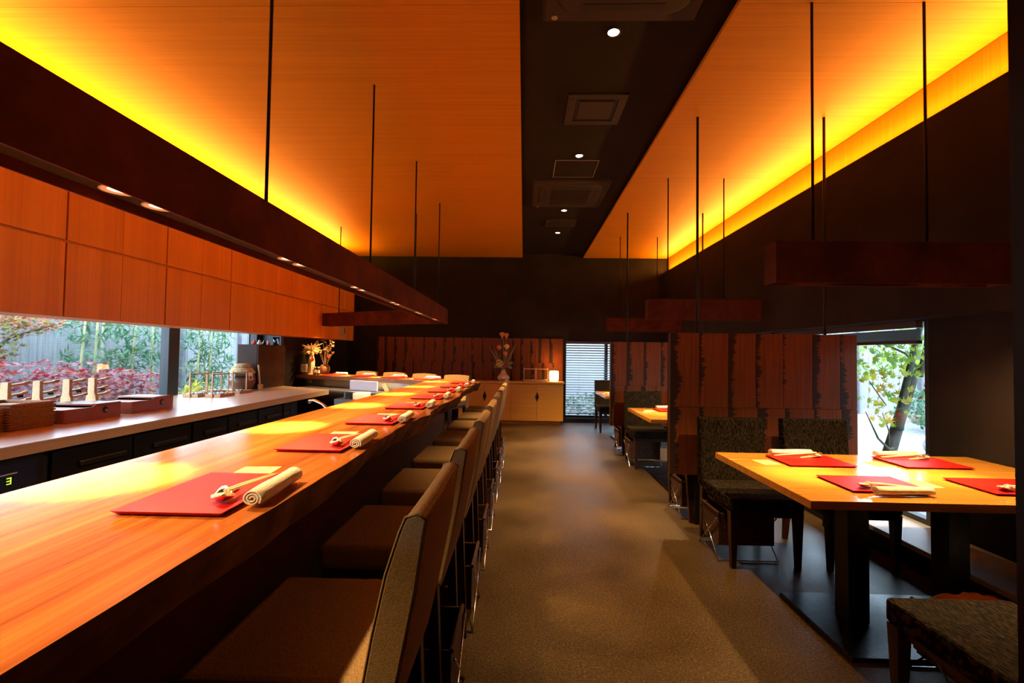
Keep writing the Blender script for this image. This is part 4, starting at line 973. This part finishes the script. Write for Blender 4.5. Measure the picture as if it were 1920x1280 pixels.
def table_chair():
    t = thing('dining_chair', 'x', 'chair', (0, 0, 0), 0, 'dining chairs')
    w = .235
    build('seat', B().box(-w, w, -.21, .27, .365, .455), 'slub_fabric', t, bevel=.016, seg=3)
    build('backrest', B().extrude([(-.30, .40), (-.212, .40), (-.212, .46), (-.250, .895), (-.262, .905), (-.312, .905), (-.320, .895)], 'x', -w, w), 'slub_fabric', t, bevel=.010)
    for sx in (-1, 1):
        build('leg', taper(B(), sx * (w - .028), .235, 0, .366, .015, .026, 0, 0), 'dark_leg', t)
        build('leg', taper(B(), sx * (w - .028), -.235, 0, .40, .015, .026, 0, -.05), 'dark_leg', t)
    build('seat_rail', B().box(-w + .03, w - .03, -.20, .25, .33, .364), 'dark_leg', t)
    return t
def luggage_basket():
    t = thing('luggage_basket', 'x', 'basket', (0, 0, 0), 0, 'folding luggage baskets')
    L, W, z0, z1 = .185, .145, .09, .312
    def quad(x): return [(x, -W, z1 - .01), (x, W, z1), (x, W * .8, z0), (x, -W * .8, z0)]
    build('box', B().box(-L, L, -W * .85, W * .85, z0, z0 + .01).box(-L, -L + .008, -W, W, z0 + .01, z1).box(L - .008, L, -W, W, z0 + .01, z1).box(-L + .008, L - .008, -W, -W + .008, z0 + .01, z1).box(-L + .008, L - .008, W - .008, W, z0 + .01, z1), 'basket_leather', t, bevel=.003)
    for s in (-1, 1):
        build('rim', B().tube([(s * (L + .001), -W - .004, z1), (s * (L + .001), W + .004, z1)], .009, 6), 'basket_leather', t)
    for (ya, yb) in ((-W - .02, W), (W + .02, -W)):
        e = L + .012
        build('wire_leg', B().tube([(-e, yb, z1 - .03), (-e, ya, .006), (e, ya, .006), (e, yb, z1 - .03)], .005, 8), 'chrome', t, smooth=True)
    return t
bar0 = bar_chair(); tab0 = table_chair(); bas0 = luggage_basket()
SY = [1.15 + .655 * k for k in range(8)]
for k, y in enumerate(SY):
    n = ORD[7 - k]
    dup(bar0, 'tan fabric bar chair at the long counter, %s from the counter corner' % n, (-.42, y, 0), PI / 2, 'bar chairs along the long counter')
    dup(bas0, 'brown luggage basket under the long counter chair %s from the corner' % n, (-.42, y, 0), 0, 'luggage baskets under bar chairs').scale = (.96, 1, 1)
ab = math.atan2(D2.y, D2.x)
for k in range(4):
    tt = .12 + .62 * k
    p = bc.matrix_basis @ Vector((tt, -DP - .16, 0))
    dup(bar0, 'tan fabric bar chair behind the back counter, %s from the counter corner' % ORD[k], (p.x, p.y, 0), ab, 'bar chairs along the back counter')
TN = ['the maple window table', 'the table between the partitions', 'the table by the blind']
def far(i, x, lb): dup(tab0, lb, (x, TY[i] + .685, 0), PI, 'dining chairs')
def near(i, x, lb): dup(tab0, lb, (x, TY[i] - 1.075 + .02, 0), 0, 'dining chairs')
far(0, 1.58, 'dark slub fabric chair backed by the maple window partition, aisle side'); far(0, 2.20, 'dark slub fabric chair backed by the maple window partition, window side')
near(0, 1.63, 'dark slub fabric chair beside the plain dark side wall')
far(1, 1.58, 'dark slub fabric chair backed by the second partition, aisle side'); far(1, 2.20, 'dark slub fabric chair backed by the second partition, window side')
near(1, 1.60, 'dark slub fabric chair standing behind the maple window partition, aisle side'); near(2, 1.60, 'dark slub fabric chair standing behind the second partition, aisle side')
far(2, 1.58, 'dark slub fabric chair silhouetted before the lowered blind'); far(2, 2.20, 'dark slub fabric chair in the far window corner')
for (i, x, y, lb) in ((0, 1.515, TY[0] + .71, 'brown luggage basket with chrome legs under the maple window table'), (1, 1.515, TY[1] + .71, 'brown luggage basket with chrome legs under the table between partitions'),
                      (1, 1.535, TY[1] - 1.10, 'brown luggage basket with chrome legs behind the maple window partition'), (2, 1.535, TY[2] - 1.10, 'brown luggage basket with chrome legs behind the second partition')):
    dup(bas0, lb, (x, y, 0), 0, 'luggage baskets by the tables')
nbk = dup(bas0, 'brown luggage basket holding a folded blanket near the plain side wall', (1.90, 2.0, 0), 0, 'luggage baskets by the tables'); nbk.scale = (.95, .78, 1)
for r_ in (bar0, tab0, bas0):
    for ch in list(r_.children_recursive) + [r_]: bpy.data.objects.remove(ch)
bl_ = B(); nx, ny = 14, 8; v = []; f = []
for i in range(nx + 1):
    for j in range(ny + 1):
        s = i / nx; u = j / ny; v.append((-.16 + .32 * s, -.11 + .22 * u, .21 + .05 * math.sin(PI * s) ** .5 * math.sin(PI * u) ** .5 + .012 * math.sin(s * 19 + u * 5)))
for i in range(nx):
    for j in range(ny): a = i * (ny + 1) + j; f.append((a, a + 1, a + ny + 2, a + ny + 1))
bl_.add(v, f); o = build('folded_blanket', bl_, 'blanket', smooth=True, loc=(1.90, 2.0, .118)); o.scale = (.9, .8, 1); sm = o.modifiers.new('thick', 'SOLIDIFY'); sm.thickness = .06
tag(o, 'folded tan blanket lying in the luggage basket', 'blanket')

# ------------------------------------------------------------------ place settings
MW, MD = .33, .245
def setting_protos():
    mat = B().prism([(-MW / 2 + .012, -MD / 2 + .012, 0), (MW / 2 - .012, -MD / 2 + .012, 0), (MW / 2 - .012, MD / 2 - .012, 0), (-MW / 2 + .012, MD / 2 - .012, 0)], [(-MW / 2, -MD / 2, .011), (MW / 2, -MD / 2, .011), (MW / 2, MD / 2, .011), (-MW / 2, MD / 2, .011)])
    m = build('placemat', mat, 'red_lacquer', bevel=.0012, seg=2)
    # rolled towel: spiral sheet
    pts = []; turns = 2.6; n = 54
    for i in range(n + 1):
        a = 2 * PI * turns * i / n; r = .0055 + (.0225 - .0055) * i / n; pts.append((r, a))
    L = .225; bb_ = B(); v = []; f = []; K = 7
    for j in range(K + 1):
        s = j / K; x = -L / 2 + L * s; sw = 1 + .05 * math.sin(s * 7) - .06 * abs(2 * s - 1)
        for (r, a) in pts:
            for d in (0, -.0042): v.append((x, (r + d) * sw * math.cos(a) * 1.12, .0215 + (r + d) * sw * math.sin(a) * .95))
    m2 = 2 * (n + 1)
    for j in range(K):
        for i in range(n):
            for d in (0, 1):
                a = j * m2 + 2 * i + d; f.append((a, a + 2, a + 2 + m2, a + m2))
        f.append((j * m2 + 2 * n, j * m2 + 2 * n + 1, (j + 1) * m2 + 2 * n + 1, (j + 1) * m2 + 2 * n))
    for j in (0, K):
        for i in range(n): a = j * m2 + 2 * i; f.append((a, a + 1, a + 3, a + 2))
    bb_.add(v, f); tw = build('rolled_towel', bb_, 'towel_cotton', smooth=True)
    # leaf shaped metal rest
    bb_ = B(); v = []; f = []; R_, A_ = 6, 20
    for i in range(R_ + 1):
        for k in range(A_):
            a = 2 * PI * k / A_; r = i / R_; ex = 1 + .18 * math.cos(2 * a); z = .004 + .016 * r ** 2.2 * (1 + .45 * math.cos(2 * a)); v.append((.034 * r * ex * math.cos(a), .022 * r * (1 + .1 * math.cos(4 * a)) * math.sin(a), z))
    for i in range(R_):
        for k in range(A_): f.append((i * A_ + k, i * A_ + (k + 1) % A_, (i + 1) * A_ + (k + 1) % A_, (i + 1) * A_ + k))
    bb_.add(v, f); dsh = build('chopstick_dish', bb_, 'pewter', smooth=True); sm = dsh.modifiers.new('thick', 'SOLIDIFY'); sm.thickness = .002; sm.offset = 1
    # chopsticks pair
    ch = bpy.data.objects.new('chopsticks', None); COL.objects.link(ch)
    for s in (-1, 1): build('stick', B().tube([(-.105, s * .0045, .0), (-.04, s * .006, .0), (.12, s * .0045, .0)], [.0028, .0048, .0026], 8), 'pale_stick', ch, smooth=True)
    kn = B().extrude([(-.06, -.004), (-.05, -.011), (-.005, -.007), (.06, -.005), (.062, .005), (-.005, .006), (-.05, .010)], 'z', 0, .005)
    kf = build('wooden_pick', kn, 'pale_stick', bevel=.0012)
    cd = build('menu_card', B().box(-.045, .045, -.055, .055, 0, .0012), 'card_paper')
    return m, tw, dsh, ch, kf, cd
PR = setting_protos()
def setting(base, ang, place, tilt=0., parts='mtdkc', sc=1.):
    M = Matrix.Translation(base) @ Matrix.Rotation(ang, 4, 'Z')
    def put(o, p, rz, label, cat, group, tiltv=0.):
        w = M @ Vector((p[0] * sc, p[1] * sc, p[2])); c = dup(o, label, w, ang + rz, group); c['category'] = cat; c.scale = (sc, sc, 1 if o is not PR[1] else 1)
        if tiltv: c.rotation_euler = (0, tiltv, ang + rz)
        return c
    m, tw, ds, ch, kf, cd = PR
    if 'm' in parts: put(m, (0, 0, .0003), 0, 'red lacquer placemat ' + place, 'placemat', 'red placemats')
    if 't' in parts: put(tw, (.012, -.1435, .0015), .06, 'rolled cream hand towel ' + place, 'towel', 'rolled hand towels')
    if 'd' in parts:
        put(ds, (-.085, -.075, .0105), .5, 'small pewter chopstick dish ' + place, 'dish', 'chopstick dishes')
        put(ch, (.015, -.083, .0285), .02, 'pair of pale wooden chopsticks ' + place, 'chopsticks', 'chopstick pairs', .085)
    if 'k' in parts: put(kf, (-.045, -.056, .018), .12, 'small pale wooden pick ' + place, 'utensil', 'wooden picks', .10)
    if 'c' in parts: put(cd, (.235, .03, .0003), .10, 'small cream menu card ' + place, 'card', 'menu cards')
rj = random.Random(12)
for k, y in enumerate(SY):
    place = 'at the long counter place %s from the counter corner' % ORD[7 - k]
    setting((-.768, y + rj.uniform(-.008, .008), CZ), PI / 2 + rj.uniform(-.02, .02), place)
for k in range(4):
    p = bc.matrix_basis @ Vector((.20 + .62 * k, -.27, CZ)); place = 'at the back counter place %s from the counter corner' % ORD[k]
    setting(p, ab, place)
for (i, x, y, a, pl) in ((0, 1.755, TY[0] + .275, PI, 'on the maple window table by its partition, aisle side'), (0, 2.43, TY[0] + .285, PI, 'on the maple window table by its partition, window side'),
                         (0, 1.76, TY[0] - .235, 0, 'on the maple window table by the side wall, aisle side'), (0, 2.42, TY[0] - .235, 0, 'on the maple window table by the side wall, window side'),
                         (1, 1.755, TY[1] + .275, PI, 'on the middle table by the second partition'), (1, 1.76, TY[1] - .235, 0, 'on the middle table behind the first partition'),
                         (2, 1.755, TY[2] + .275, PI, 'on the table before the blind, far edge'), (2, 1.76, TY[2] - .235, 0, 'on the table before the blind, behind the partition')):
    setting((x, y, TZ), a, pl, sc=1.18)
for o in PR:
    for ch in list(o.children_recursive) + [o]: bpy.data.objects.remove(ch)
